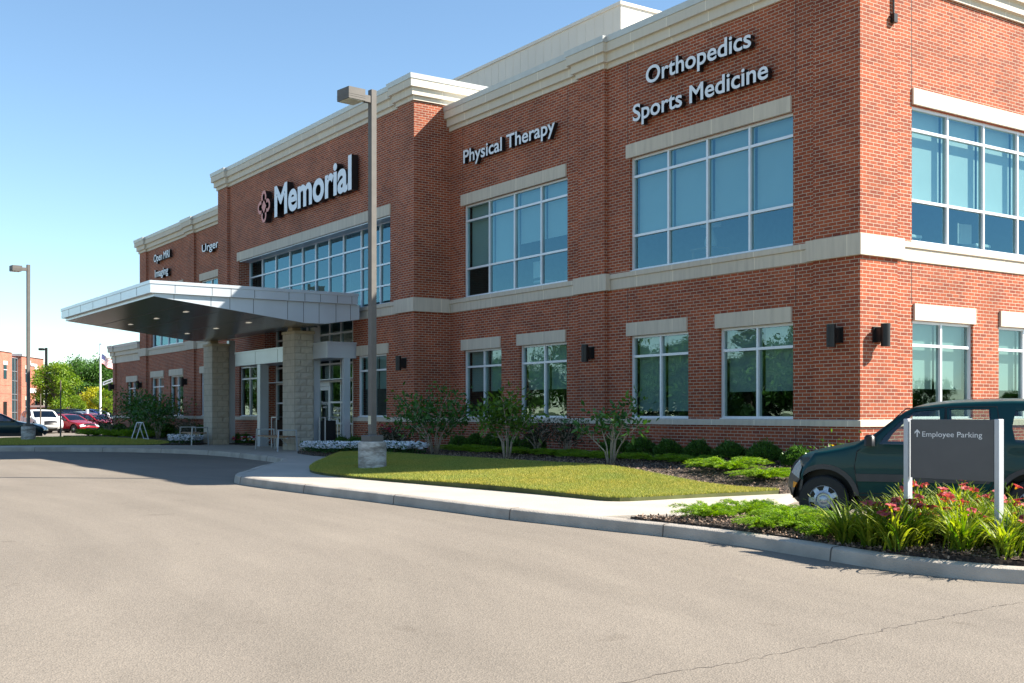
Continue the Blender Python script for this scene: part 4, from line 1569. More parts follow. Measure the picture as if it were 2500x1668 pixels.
def car(loc, heading, label, sp, paint, detail=True, group=None, glass='car_glass'):
    """local frame: x runs backwards from the front axle, z up; sp holds the side outline and openings"""
    hx, hy = heading
    t = thing('parked_car', loc, label, 'car', group, math.atan2(-hy, -hx))
    O = [Vector(p) for p in sp['outline']]
    # resample the outline
    P, segtag = [], []
    for i in range(len(O)-1):
        n = max(1, int((O[i+1]-O[i]).length/.11))
        for j in range(n):
            P.append(O[i].lerp(O[i+1], j/n)); segtag.append(sp['tags'].get(i, 'body'))
    P.append(O[-1])
    for _ in range(2):     # soften corners
        Q = [p.copy() for p in P]
        for i in range(1, len(P)-1):
            P[i] = Q[i]*.5+(Q[i-1]+Q[i+1])*.25
    Wd = sp['width']/2
    belt, roof = sp['belt'], sp['roof']
    def hw(x, z):
        w = Wd
        if z > belt:
            w *= 1-sp.get('tumble', .17)*((z-belt)/(roof-belt))**1.15
        else:
            w *= 1-.05*max(0, (.62-z)/.4)**2-.025*max(0, (z-.72)/(belt-.72))**2
        xf = sp['xf']; xr = sp['xr']
        if x < xf+.9:
            w *= 1-.10*((xf+.9-x)/.9)**2
        if x > xr-.8:
            w *= 1-.06*((x-xr+.8)/.8)**2
        return w
    n = len(P)
    NR = []
    for i in range(n):
        d = (P[min(i+1, n-1)]-P[max(i-1, 0)]).normalized()
        NR.append(Vector((-d.y, d.x)))     # outline goes front-bottom, over the roof, rear-bottom: outward normal
    r = .055
    Sx = []
    for p, q in zip(P, NR):
        bl = (.04 if p.y < belt or abs(q.x) < .35 else .012)*abs(q.y)+((sp.get('nose', .20) if p.y < belt-.1 else .0) if q.x < 0 else .07)*abs(q.x)
        Sx.append((p, q, bl))
    ns = 8
    def cross(i):
        p, q, bl = Sx[i]
        s0 = p-q*bl
        inn = s0-q*r
        w = hw(inn.x, inn.y)
        half = []
        for k in range(4):
            a = math.pi/2*k/3
            c = inn+q*(r*math.sin(a))
            half.append((c, w-r*(1-math.cos(a))))
        for k in range(1, ns+1):
            f = 1-k/ns
            y = (w-r)*f
            c = p-q*bl*f*f
            half.append((c, y))
        L = [(c.x, -y, c.y) for c, y in half]
        return L+[(c.x, y, c.y) for c, y in reversed(half[:-1])]
    rings = [cross(i) for i in range(n)]
    K = len(rings[0])
    parts = {}
    def part(tag_):
        return parts.setdefault(tag_, MB())
    for i in range(n-1):
        tg = segtag[i]
        zc = (P[i].y+P[i+1].y)/2
        if tg == 'body' and sp.get('bumper') and zc < sp['bumper'] and (P[i].x < 0 or P[i].x > 1):
            tg = 'bumper' if P[i].x < 0 else 'rear_bumper'
        for k in range(K-1):
            quad = [rings[i][k], rings[i][k+1], rings[i+1][k+1], rings[i+1][k]]
            tt = tg
            if tg in ('windshield', 'rear_window') and (k < 4 or k > K-6):
                tt = 'body'
            part(tt).add(quad, [(0, 1, 2, 3)])
    # side panels
    ring2 = []
    for p, q, bl in Sx:
        c = p-q*(bl+r)
        ring2.append(Vector((c.x, c.y)))
    outline = [tuple(v) for v in ring2]
    polys = [outline]+list(sp['windows'])+list(sp.get('doors', []))
    wheels = [(0, sp['wr']), (sp['wb'], sp['wr'])]
    ar = sp['wr']*1.24
    arcs = [circ(x, sp['wr']*1.03, ar) for x, _ in wheels]
    fl = [circ(x, sp['wr']*1.03, ar+.065) for x, _ in wheels] if sp.get('flare') else []
    mold = [sp['molding']] if sp.get('molding') else []
    verts, edges = [], []
    for pl in polys+arcs+fl+mold:
        o = len(verts)
        verts += [Vector(p) for p in pl]
        edges += [(o+i, o+(i+1) % len(pl)) for i in range(len(pl))]
    if sp.get('bumper'):
        o = len(verts)
        verts += [Vector((sp['xf'], sp['bumper'])), Vector((-ar*.9, sp['bumper']))]
        edges.append((o, o+1))
    x = sp['xf']
    while x < sp['xr']:
        z = .2
        while z < roof:
            if inside((x, z), outline):
                verts.append(Vector((x, z)))
            z += .09
        x += .10
    res = delaunay_2d_cdt(verts, edges, [], 0, 1e-4)
    V2, F2 = res[0], res[2]
    for f in F2:
        c = (sum(V2[i].x for i in f)/3, sum(V2[i].y for i in f)/3)
        if not inside(c, outline) or any(inside(c, a) for a in arcs):
            continue
        tg, off = 'body', 0
        for wi, wp in enumerate(sp['windows']):
            if inside(c, wp):
                tg, off = 'side_window%d' % wi, -.012
        if tg == 'body':
            for di, dp in enumerate(sp.get('doors', [])):
                if inside(c, dp):
                    tg = 'door%d' % di
            if sp.get('bumper') and c[1] < sp['bumper'] and c[0] < 0:
                tg, off = 'bumper', 0
            if any(inside(c, q) for q in fl):
                tg, off = 'wheel_flare%d' % (0 if c[0] < 1 else 1), .014
            if mold and inside(c, mold[0]):
                tg, off = 'side_molding', .010
        for s in (-1, 1):
            tri = [(V2[i].x, s*(hw(V2[i].x, V2[i].y)+off), V2[i].y) for i in f]
            key = tg
            if tg != 'body' and tg != 'bumper':
                key = tg+('L' if s < 0 else 'R')
            part(key).add(tri, [(0, 1, 2)])
    doors = {}
    glassm = M[glass]
    for key in sorted(parts):
        mb = parts[key]
        base = key.rstrip('LR')
        base = base.rstrip('0123456789')
        if base == 'body':
            mb.build('body', paint, t, smooth=50, local=True, merge=True)
        elif base == 'door':
            doors[key] = mb.build('door', paint, t, smooth=50, local=True, merge=True)
        elif base in ('windshield', 'rear_window', 'side_window'):
            mb.build(base, glassm, t, smooth=50, local=True, merge=True)
        else:
            mb.build(base, M['clad'] if sp.get('flare') else paint, t, smooth=50, local=True, merge=True)
    # dark seam lines round the doors
    for di, dp in enumerate(sp.get('doors', [])):
        for s, sd in ((-1, 'L'), (1, 'R')):
            d = doors.get('door%d%s' % (di, sd))
            if d is None:
                continue
            pl = dp+[dp[0]]
            pts = []
            for i in range(len(pl)-1):
                m = max(1, int((Vector(pl[i+1])-Vector(pl[i])).length/.1))
                for j in range(m):
                    q = Vector(pl[i]).lerp(Vector(pl[i+1]), j/m)
                    pts.append((q.x, s*(hw(q.x, q.y)+.0005), q.y))
            pts.append(pts[0])
            mb = MB(); mb.tube(pts, .007, 5, cap=False)
            mb.build('door_seam', M['black'], d, local=True)
            if detail:
                mb = MB()
                hx0 = max(p[0] for p in dp)-.22
                mb.cbox(hx0-.09, hx0+.09, s*(hw(hx0, sp['belt']-.12))-.015, s*(hw(hx0, sp['belt']-.12)+.022), sp['belt']-.15, sp['belt']-.11, .006)
                mb.build('handle', M['black'] if sp.get('flare') else paint, d, local=True)
    # wheels
    for x, wr in wheels:
        for s in (-1, 1):
            yo = s*(Wd-.02)
            mb = MB()
            w = .19
            mb.lathe([(wr*.60, 0), (wr*.63, 0.0), (wr*.93, .006), (wr, .03), (wr, w-.03), (wr*.9, w), (wr*.3, w)], (x, yo, wr) if s < 0 else (x, yo-w, wr), 'Y', 36)
            wh = mb.build('wheel', M['rubber'], t, smooth=40, local=True)
            mb = MB()
            fy = yo+s*-.012
            rr = wr*.615
            # pressed disc with holes: ring of spokes between rim and hub
            nspk = sp.get('spokes', 8)
            mb.lathe([(rr, -s*.0), (rr*.93, s*.008), (rr*.90, -s*.012)], (x, fy, wr), 'Y', 36)
            for k in range(nspk):
                a0 = 2*math.pi*(k+.22)/nspk; a1 = 2*math.pi*(k+.78)/nspk
                for (q0, q1) in ((a0, a1),):
                    v = []
                    for an, rad, dd in ((q0+.09, rr*.91, -.010), (q1-.09, rr*.91, -.010), (q1+.03, rr*.62, .004), (q0-.03, rr*.62, .004)):
                        v.append((x+rad*math.cos(an), fy+s*dd, wr+rad*math.sin(an)))
                    mb.add(v, [(0, 1, 2, 3)])
            mb.lathe([(rr*.64, s*.004), (rr*.50, s*.016), (rr*.42, -s*.02), (rr*.30, -s*.02), (rr*.27, s*.012), (rr*.2, s*.02), (0.0, s*.02)], (x, fy, wr), 'Y', 30)
            mb.build('rim', M['hubcap'], wh, smooth=35, local=True)
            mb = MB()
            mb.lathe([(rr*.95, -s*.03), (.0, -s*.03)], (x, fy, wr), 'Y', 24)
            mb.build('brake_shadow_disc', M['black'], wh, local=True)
            # wheel well
            mb = MB()
            V = []
            m = 14
            for k in range(m+1):
                a = math.pi*k/m-.0
                for yy in (s*(Wd-.035), s*(Wd-.42)):
                    V.append((x+ar*1.0*math.cos(a), yy, wr*1.03+ar*1.0*math.sin(a)))
            mb.add(V, [(2*k, 2*k+1, 2*k+3, 2*k+2) for k in range(m)])
            mb.add([V[2*k+1] for k in range(m+1)]+[(x, s*(Wd-.42), wr*.6)], [tuple(range(m+2))])
            mb.build('wheel_well', M['black'], t, local=True)
    mb = MB()
    mb.box(sp['xf']+.30, sp['xr']-.35, -Wd*.60, Wd*.60, .19, .42)
    mb.box(ar+.05, sp['wb']-ar-.05, -Wd*.93, Wd*.93, .20, .40)
    mb.build('chassis', M['black'], t, local=True)
    mb = MB()
    xb = sp['dash']
    mb.cbox(xb, xb+.42, -Wd*.82, Wd*.82, .6, sp['belt']-.01, .05)
    for y in (-.38, .38):
        for xs in (xb+.95, xb+1.75):
            mb.cbox(xs-.1, xs+.42, y-.24, y+.24, .45, .62, .05)
            mb.cbox(xs+.36, xs+.52, y-.24, y+.24, .55, sp['belt']+.12, .06)
            mb.cbox(xs+.42, xs+.52, y-.13, y+.13, sp['belt']+.17, sp['belt']+.35, .04)
    mb.build('seats', M['car_in'], t, local=True)
    if detail:
        mb = MB()
        c0 = Vector((xb+.58, -.38, sp['belt']-.02))
        pts = [c0+Vector((math.cos(a)*.05, math.sin(a)*.19, math.sin(a+math.pi/2)*.18)) for a in [2*math.pi*k/20 for k in range(21)]]
        mb.tube(pts, .016, 6)
        mb.tube([c0+Vector((0, -.19, 0)), c0, c0+Vector((0, .19, 0))], .02, 6)
        mb.build('steering_wheel', M['car_in'], t, local=True)
    # mirrors, lamps, plate, grille
    for s in (-1, 1):
        mx, mz = sp['mirror']
        y = s*(hw(mx, mz)+.10)
        mb = MB()
        mb.cbox(mx-.07, mx+.06, min(y-.10, y+.10), max(y-.10, y+.10), mz-.02, mz+.13, .03)
        mb.tube([(mx+.02, s*hw(mx, mz)*.98, mz+.02), (mx, y, mz+.03)], .022, 6)
        mb.build('mirror', M['black'] if sp.get('black_mirror', True) else paint, t, smooth=40, local=True)
    def patch(name, i0, i1, f0, f1, mat, off=.008, both=True):
        """a piece of skin lifted off the nose or tail between outline stations and lateral fractions"""
        for s in ((-1, 1) if both else (1,)):
            mb = MB()
            m = 5
            V = []
            idx = list(range(i0, i1+1))
            for i in idx:
                p, q, bl = Sx[i]
                w = hw((p-q*(bl+r)).x, p.y)-r*.3
                for j in range(m+1):
                    f = f0+(f1-f0)*j/m
                    c = p-q*bl*f*f+q*off
                    V.append((c.x, s*w*f, c.y))
            mb.add(V, [(a*(m+1)+j, a*(m+1)+j+1, (a+1)*(m+1)+j+1, (a+1)*(m+1)+j) for a in range(len(idx)-1) for j in range(m)])
            mb.build(name, mat, t, smooth=50, local=True)
    def station(z, front=True):
        c = [i for i in range(n) if (P[i].x < sp['wb']/2) == front]
        return min(c, key=lambda i: abs(P[i].y-z)+(0 if abs(NR[i].x) > .35 else 5))
    zh = sp['head']
    a, b = sorted((station(zh[0]), station(zh[1])))
    if b <= a: b = a+1
    patch('headlight', a, b, .55, 1.0, M['headlight'])
    patch('grille', a, b, -.5, .5, M['black'], both=False)
    zt = sp['tail']
    a, b = sorted((station(zt[0], False), station(zt[1], False)))
    if b <= a: b = a+1
    patch('tail_lamp', a, b, .68, 1.0, M['red_lens'])
    a = station(.42); b = station(.30)
    a, b = sorted((a, b))
    if b <= a: b = a+1
    patch('air_intake', a, b, -.55, .55, M['black'], both=False)
    if sp.get('signal'):
        a, b = sorted((station(sp['signal'][0]), station(sp['signal'][1])))
        if b <= a: b = a+1
        patch('turn_signal', a, b, .80, .98, M['amber'])
    return t

SUV = dict(width=1.75, belt=1.08, roof=1.69, xf=-.59, xr=3.58, wr=.334, wb=2.62, bumper=.68, flare=True, nose=.24,
    outline=[(-.44,.24),(-.58,.30),(-.60,.46),(-.59,.62),(-.54,.70),(-.51,.82),(-.42,.93),(-.24,.99),(.10,1.06),(.40,1.12),(.56,1.16),(.78,1.34),(1.02,1.55),(1.20,1.645),(1.65,1.70),(2.4,1.72),(3.1,1.70),(3.38,1.62),(3.50,1.15),(3.56,.78),(3.58,.45),(3.45,.28)],
    tags={10:'windshield', 11:'windshield', 17:'rear_window'},
    windows=[[(.72,1.10),(.80,1.22),(1.12,1.535),(1.48,1.565),(1.50,1.10)], [(1.62,1.10),(1.60,1.565),(2.10,1.57),(2.13,1.10)], [(2.40,1.14),(2.36,1.34),(2.40,1.55),(3.0,1.54),(3.14,1.18),(2.9,1.12)]],
    doors=[[(.46,.44),(.41,.80),(.44,1.00),(.60,1.13),(1.06,1.575),(1.55,1.595),(1.555,.44)], [(1.565,.44),(1.565,1.595),(2.18,1.60),(2.25,1.1),(2.22,.78),(2.05,.44)]],
    molding=[(.44,.60),(.42,.70),(2.16,.70),(2.08,.60)], dash=.62, mirror=(.62,1.10), head=(.72,.90), tail=(.8,1.1), signal=(.50,.58), spokes=7)
green = paint_mat('green_paint', (.001, .040, .044), .1, .34)
AX = Vector((.8306, .5568))
car((2.71, -4.01, zr_s(3.0)), (-AX.x, -AX.y), 'dark green compact SUV with grey cladding parked behind the parking sign', SUV, green)

SEDAN = dict(width=1.80, belt=.93, roof=1.44, xf=-.90, xr=3.80, wr=.325, wb=2.75, nose=.22, tumble=.22,
    outline=[(-.70,.22),(-.88,.28),(-.92,.45),(-.88,.60),(-.80,.70),(-.50,.80),(.0,.88),(.45,.95),(.60,.98),(1.0,1.20),(1.40,1.39),(1.75,1.45),(2.2,1.455),(2.7,1.38),(3.2,1.13),(3.45,1.06),(3.74,1.02),(3.80,.80),(3.82,.45),(3.65,.26)],
    tags={8:'windshield', 9:'windshield', 13:'rear_window'},
    windows=[[(.80,.97),(1.42,1.31),(1.75,1.36),(1.77,.97)], [(1.85,.97),(1.84,1.365),(2.25,1.37),(2.75,1.25),(3.0,1.06),(2.9,.98)]],
    doors=[[(.48,.34),(.42,.75),(.62,.96),(1.40,1.35),(1.79,1.385),(1.80,.34)], [(1.81,.34),(1.82,1.39),(2.28,1.39),(2.66,1.28),(2.72,.9),(2.5,.6),(2.42,.34)]],
    dash=.85, mirror=(.82,.95), head=(.56,.72), tail=(.80,.98), spokes=10)
CROSS = dict(width=1.88, belt=1.08, roof=1.70, xf=-.92, xr=3.85, wr=.37, wb=2.82, nose=.26, tumble=.17,
    outline=[(-.70,.26),(-.90,.34),(-.95,.52),(-.92,.74),(-.86,.84),(-.60,.96),(-.2,1.03),(.25,1.09),(.45,1.13),(.85,1.40),(1.20,1.60),(1.6,1.69),(2.3,1.71),(3.0,1.66),(3.40,1.56),(3.66,1.18),(3.80,.95),(3.86,.5),(3.70,.3)],
    tags={8:'windshield', 9:'windshield', 14:'rear_window'},
    windows=[[(.62,1.12),(1.22,1.50),(1.60,1.57),(1.62,1.12)], [(1.72,1.12),(1.70,1.575),(2.50,1.575),(2.55,1.14)], [(2.66,1.16),(2.62,1.565),(3.02,1.53),(3.22,1.28)]],
    doors=[[(.50,.42),(.46,.9),(.56,1.12),(1.18,1.53),(1.66,1.60),(1.67,.42)], [(1.68,.42),(1.68,1.60),(2.56,1.60),(2.62,1.0),(2.40,.62),(2.35,.42)]],
    dash=.70, mirror=(.66,1.10), head=(.60,.92), tail=(.95,1.15), spokes=6, black_mirror=False)
VAN = dict(CROSS, width=1.98, roof=1.76, xr=4.05, wb=3.0,
    outline=[(-.70,.24),(-.88,.32),(-.92,.52),(-.88,.72),(-.78,.84),(-.45,.96),(-.05,1.05),(.20,1.12),(.75,1.45),(1.15,1.66),(1.6,1.74),(2.4,1.77),(3.3,1.75),(3.80,1.66),(3.96,1.2),(4.04,.9),(4.06,.45),(3.9,.3)],
    tags={7:'windshield', 8:'windshield', 13:'rear_window'},
    windows=[[(.50,1.12),(1.18,1.55),(1.52,1.60),(1.55,1.10)], [(1.66,1.10),(1.63,1.61),(2.62,1.62),(2.66,1.10)], [(2.76,1.10),(2.74,1.62),(3.55,1.58),(3.70,1.12)]],
    doors=[[(.42,.40),(.38,.9),(.46,1.10),(1.14,1.58),(1.60,1.64),(1.61,.40)]], dash=.5, mirror=(.55,1.08), tail=(.9,1.3))
FW = Vector((-.8277, .5612)); RT = Vector((.5612, .8277))
def cam_dir(f, r):
    v = FW*f+RT*r
    return (v.x, v.y)
def seen(px, d):
    u = (px-1250)/2780
    q = Vector((CX, CY))+(FW+RT*u)*d
    return q.x, q.y
def park(px, d, f, r, label, sp, paint, z=None, detail=False):
    x, y = seen(px, d)
    return car((x, y, zr_s(x) if z is None else z), cam_dir(f, r), label, sp, paint, detail, 'cars parked at the left of the drop-off', 'car_glass_dark')
park(73, 58.5, .38, .925, 'dark teal sedan parked behind the left lamp footing, side view', SEDAN, paint_mat('teal_paint', (.008, .030, .040), .4, .2))
park(116, 80, -.79, .61, 'white crossover with dark grille facing the camera behind the lamp post', CROSS, paint_mat('white_paint', (.62, .62, .60), .0, .3))
park(204, 83, -.50, .865, 'red sedan parked in the front row beside the white crossover', SEDAN, paint_mat('red_paint', (.30, .012, .022), .3, .25), .02)
park(236, 97, .36, .93, 'black minivan parked side on under the flagpole', VAN, paint_mat('black_paint', (.010, .012, .016), .3, .2), .15)
park(246, 92, -.35, .93, 'silver sedan half hidden behind the red cars', SEDAN, paint_mat('silver_paint', (.35, .37, .38), .6, .25), .22)
park(268, 87, -.45, .89, 'red sedan nearest to the low brick wing', SEDAN, M['red_paint'] if 'red_paint' in M else bpy.data.materials['red_paint'], .05)
park(268, 104, -.3, .9, 'blue sedan in the back row beside the low wing', SEDAN, paint_mat('blue_paint', (.02, .05, .22), .4, .25), .45)
park(150, 93, -.7, .7, 'dark grey sedan between the white crossover and the first red car', SEDAN, paint_mat('grey_paint', (.03, .035, .04), .5, .25), .3)

# ------------------------------------------------------------------ plants
def put_mesh(name, me, parent):
    o = bpy.data.objects.new(name, me)
    COL.objects.link(o)
    o.parent = parent
    return o

# clipped boxwoods: outward sprigs of small leaves
def boxwood_mesh(seed, n=3600):
    global rng
    rng = np.random.default_rng(seed)
    d = unit(rng.normal(size=(n, 3)))
    d[:, 2] = np.abs(d[:, 2])*1.0-.25
    r = (.72+.28*rng.random(n)**.5)
    lump = 1+.10*np.sin(d[:, 0]*7+seed)*np.sin(d[:, 1]*6)+.07*np.sin(d[:, 2]*9)
    P = d*r[:, None]*lump[:, None]*np.array([.31, .31, .34])+np.array([0, 0, .12])
    P[:, 2] = np.maximum(P[:, 2], .0)
    D = unit(d*.6+np.array([0, 0, .9])+rng.normal(0, .45, (n, 3)))
    up = rng.random(n) < .08
    P[up, 2] += rng.uniform(0, .09, up.sum())*(P[up, 2] > .25)
    V, F = leaf_quads(P, D, rng.uniform(.035, .065, n), rng.uniform(.016, .028, n))
    return np_mesh('boxwood_leaves', V, F, M['box'])
BX = [boxwood_mesh(s) for s in (1, 2, 3)]
def stub_trunk():
    mb = MB()
    for k in range(5):
        a = k*1.3
        mb.tube([(0, 0, -.05), (.05*math.cos(a), .05*math.sin(a), .12), (.14*math.cos(a), .14*math.sin(a), .3)], [.014, .010, .005], 5)
    o = mb.build('stem', M['bark'], None)
    me = o.data
    bpy.data.objects.remove(o)
    return me
STUB = stub_trunk()
def boxwood(x, y, label, sc=1.0, grp='clipped boxwoods along the brick wall', z=None):
    t = thing('boxwood', (x, y, zl(x, y) if z is None else z), label, 'shrub', grp)
    o = put_mesh('foliage', random.choice(BX), t)
    o.rotation_euler = (0, 0, random.uniform(0, 6.28))
    k_ = random.uniform(.92, 1.12)
    o.scale = (sc*1.04*k_, sc*1.04*random.uniform(.92, 1.1), sc*random.uniform(.9, 1.15))
    put_mesh('stem', STUB, t).scale = (sc, sc, sc)
ords = ['first', 'second', 'third', 'fourth', 'fifth', 'sixth', 'seventh', 'eighth', 'ninth', 'tenth', 'eleventh', 'twelfth']
bx = [-.66, -1.48, -2.39, -3.28, -4.18, -5.02, -5.9, -9.1, -9.9, -10.9, -11.7, -12.5]
for i, x in enumerate(bx):
    boxwood(x, -.92, 'clipped round boxwood against the brick wall, %s from the parked SUV' % ords[i], .98 if i < 7 else .92)
for i, (x, y) in enumerate(((-18.1, -1.7), (-17.4, -1.6), (-16.7, -1.65))):
    boxwood(x, y, 'low boxwood in the shaded bed right of the doors, %s from the clad post' % ords[i], 1.0, 'low boxwoods right of the doors')
for i, (x, y) in enumerate(((-27.7, -1.45), (-26.9, -1.4))):
    boxwood(x, y, 'dark boxwood under the left entrance window, %s from the far pier' % ords[i], .95, 'boxwoods left of the doors', .36)

# spreading junipers: arching sprays of feathery needles
def juniper_mesh(seed, R=.75, nb=46):
    global rng
    rng = np.random.default_rng(seed+40)
    Ps, Ds, Ls, Ws = [], [], [], []
    for b in range(nb):
        az = rng.uniform(0, 2*np.pi)
        L = R*rng.uniform(.55, 1.08)
        lift = rng.uniform(.10, .42)
        m = 30
        t_ = np.linspace(.08, 1, m)
        rad = L*t_
        h = lift*np.sin(np.minimum(t_*2.0, np.pi/2+.5))*(1-.25*t_)+.02
        base = np.column_stack([rad*np.cos(az), rad*np.sin(az), h])
        tang = unit(np.gradient(base, axis=0))
        sidev = np.array([-np.sin(az), np.cos(az), 0])
        for s in range(6):
            sgn = rng.choice([-1, 1], m)[:, None]
            d = tang*rng.uniform(.5, 1.1, (m, 1))+sidev*sgn*rng.uniform(.2, .9, (m, 1))+np.array([0, 0, 1])*rng.uniform(.0, .55, (m, 1))
            Ps.append(base+rng.normal(0, .016, (m, 3))); Ds.append(d)
            Ls.append(rng.uniform(.05, .12, m)*(1.15-.4*t_)); Ws.append(rng.uniform(.007, .015, m))
    V, F = leaf_quads(np.concatenate(Ps), np.concatenate(Ds), np.concatenate(Ls), np.concatenate(Ws), .05)
    me = np_mesh('juniper_sprays', V, F, M['jun'])
    mb = MB()
    for b in range(9):
        az = b*.7
        mb.tube([(0, 0, -.03), (.15*R*math.cos(az), .15*R*math.sin(az), .12), (.55*R*math.cos(az), .55*R*math.sin(az), .24)], [.012, .009, .004], 5)
    o = mb.build('juniper_stem', M['bark'], None)
    ms = o.data
    bpy.data.objects.remove(o)
    return me, ms
JU = [juniper_mesh(s) for s in range(4)]
def juniper(x, y, z, label, sc=1.0, sz=1.0, grp='spreading junipers'):
    t = thing('juniper', (x, y, z), label, 'shrub', grp)
    me, ms = random.choice(JU)
    a = random.uniform(0, 6.28)
    for nm, m in (('foliage', me), ('stem', ms)):
        o = put_mesh(nm, m, t)
        o.rotation_euler = (0, 0, a); o.scale = (sc, sc, sc*sz)
jb = [(-.25, -2.2, .85), (-1.25, -2.1, 1.02), (-2.45, -1.85, .95), (-3.5, -1.85, .95), (-4.6, -1.9, .9), (-5.7, -1.9, .95), (-6.7, -1.9, 1.0), (-7.8, -1.95, .95), (-9.0, -1.9, 1.0), (-10.1, -1.85, .95), (-11.1, -1.8, 1.0)]
for i, (x, y, sc) in enumerate(jb):
    juniper(x, y, zl(x, y), 'low spreading juniper in the bed under the windows, %s from the parked SUV' % ords[i], sc, .62 if i < 2 else .40, 'low junipers in front of the boxwoods')
ji = [(3.05, -6.75, .62, 'small juniper at the tip of the flower island beside the kerb'),
      (2.95, -5.95, .62, 'juniper at the rear corner of the flower island by the sidewalk'),
      (3.75, -6.2, .55, 'bright juniper in the middle of the island left of the daylilies'),
      (3.35, -5.55, .42, 'low juniper right in front of the SUV front wheel'),
      (4.30, -6.5, .66, 'large bright juniper touching the first daylily clump'),
      (4.15, -6.95, .45, 'low juniper at the kerb in front of the largest juniper'),
      (4.72, -6.55, .62, 'yellow green juniper against the dark daylily clump'),
      (4.35, -5.95, .50, 'small juniper between the wheel and the largest juniper')]
for x, y, sc, lab in ji:
    juniper(x, y, zi(x, y), lab, sc, .85, 'junipers in the flower island')

# daylilies: arching straps and trumpet flowers
def lily_leaves(seed, n=115, H=.50):
    r = np.random.default_rng(seed+80)
    V, F = [], []
    for k in range(n):
        az = r.uniform(0, 2*np.pi)
        L = H*r.uniform(.75, 1.35)
        a0 = r.uniform(.08, .62)
        curl = r.uniform(.6, 2.3)
        w = r.uniform(.009, .017)
        m = 7
        p = np.array([r.normal(0, .045), r.normal(0, .045), 0.0])
        ang = a0
        side = np.array([-np.sin(az), np.cos(az), 0])
        o = len(V)
        for i in range(m+1):
            t_ = i/m
            ww = w*(1-t_**2.2)*(0.7+.6*min(1, t_*3))
            V += [p-side*ww, p+np.array([np.cos(az), np.sin(az), 0])*-.004, p+side*ww]
            d = np.array([np.cos(az)*np.sin(ang), np.sin(az)*np.sin(ang), np.cos(ang)])
            p = p+d*L/m
            p[2] = max(p[2], .01)
            ang += curl/m*(.4+1.2*t_)
        for i in range(m):
            b = o+3*i
            F += [(b, b+1, b+4, b+3), (b+1, b+2, b+5, b+4)]
    return np_mesh('daylily_leaves', V, F, M['lily'], smooth=True)
def lily_flower(seed):
    r = np.random.default_rng(seed+300)
    V, F, MI = [], [], []
    for k in range(6):
        a = k*np.pi/3+r.normal(0, .06)
        wd = .021 if k % 2 else .027
        prof_ = [(.006, 0), (.014, .03), (.03, .055), (.055, .066), (.070, .058)]
        ws = [.006, .012, wd, wd*.85, .004]
        o = len(V)
        ca, sa = np.cos(a), np.sin(a)
        for (rad, h), w in zip(prof_, ws):
            V += [(rad*ca+sa*w, rad*sa-ca*w, h), (rad*ca, rad*sa, h-.005), (rad*ca-sa*w, rad*sa+ca*w, h)]
        for i in range(4):
            b = o+3*i
            F += [(b, b+1, b+4, b+3), (b+1, b+2, b+5, b+4)]
            MI += [1 if i < 1 else 0]*2
    return np_mesh('daylily_flower', V, F, [M['petal'], M['petal_throat']], MI, smooth=True)
LL = [lily_leaves(s) for s in range(5)]
LF = [lily_flower(s) for s in range(3)]
def scape_mesh(seed):
    r = random.Random(seed)
    mb = MB()
    top = (r.uniform(-.10, .10), r.uniform(-.10, .10), r.uniform(.50, .66))
    mb.tube([(0, 0, 0), (top[0]*.4, top[1]*.4, top[2]*.55), top], [.005, .004, .003], 5)
    for k in range(3):
        a = r.uniform(0, 6.28)
        e = (top[0]+.05*math.cos(a), top[1]+.05*math.sin(a), top[2]+r.uniform(-.02, .05))
        mb.tube([(top[0]*.95, top[1]*.95, top[2]*.93), e], [.003, .002], 4)
        mb.tube([e, (e[0]+.008, e[1], e[2]+.03), (e[0]+.012, e[1], e[2]+.055)], [.004, .008, .002], 6)
    o = mb.build('scape', M['lily'], None)
    me = o.data
    bpy.data.objects.remove(o)
    return me, top
SC = [scape_mesh(s) for s in range(6)]
def daylily(x, y, label, nf=3, sc=1.0, group='daylily clumps in the flower island', hs=1.0):
    t = thing('daylily', (x, y, zi(x, y)-.01), label, 'flower', group)
    o = put_mesh('leaves', random.choice(LL), t)
    o.rotation_euler = (0, 0, random.uniform(0, 6.28)); o.scale = (sc, sc, sc)
    for k in range(nf):
        me, top = random.choice(SC)
        s = put_mesh('flower_stalk', me, t)
        a = random.uniform(0, 6.28)
        s.rotation_euler = (0, 0, a)
        s.location = (random.uniform(-.10, .10)*sc, random.uniform(-.10, .10)*sc, 0)
        s.scale = (sc*1.2, sc*1.2, sc*random.uniform(.55, .95)*hs)
        for q in range(random.choice((1, 2, 2, 3))):
            f = put_mesh('bloom', random.choice(LF), s)
            f.location = (top[0]+random.uniform(-.05, .05), top[1]+random.uniform(-.05, .05), top[2]+random.uniform(-.03, .05))
            f.rotation_euler = (random.uniform(-.8, .8), random.uniform(-.8, .8), random.uniform(0, 6))
            k_ = random.uniform(.6, .85)
            f.scale = (k_, k_, k_)
daylily(5.22, -6.72, 'dark green daylily clump without open flowers at the kerb left of the sign', 0, 1.1)
daylily(6.02, -6.90, 'flowering daylily clump at the kerb nearest the left sign post', 5, 1.0)
daylily(6.60, -6.62, 'bright daylily clump standing forward on bare mulch under the sign', 1, .95)
daylily(7.15, -5.95, 'large arching daylily clump right of the right sign post', 4, 1.1)
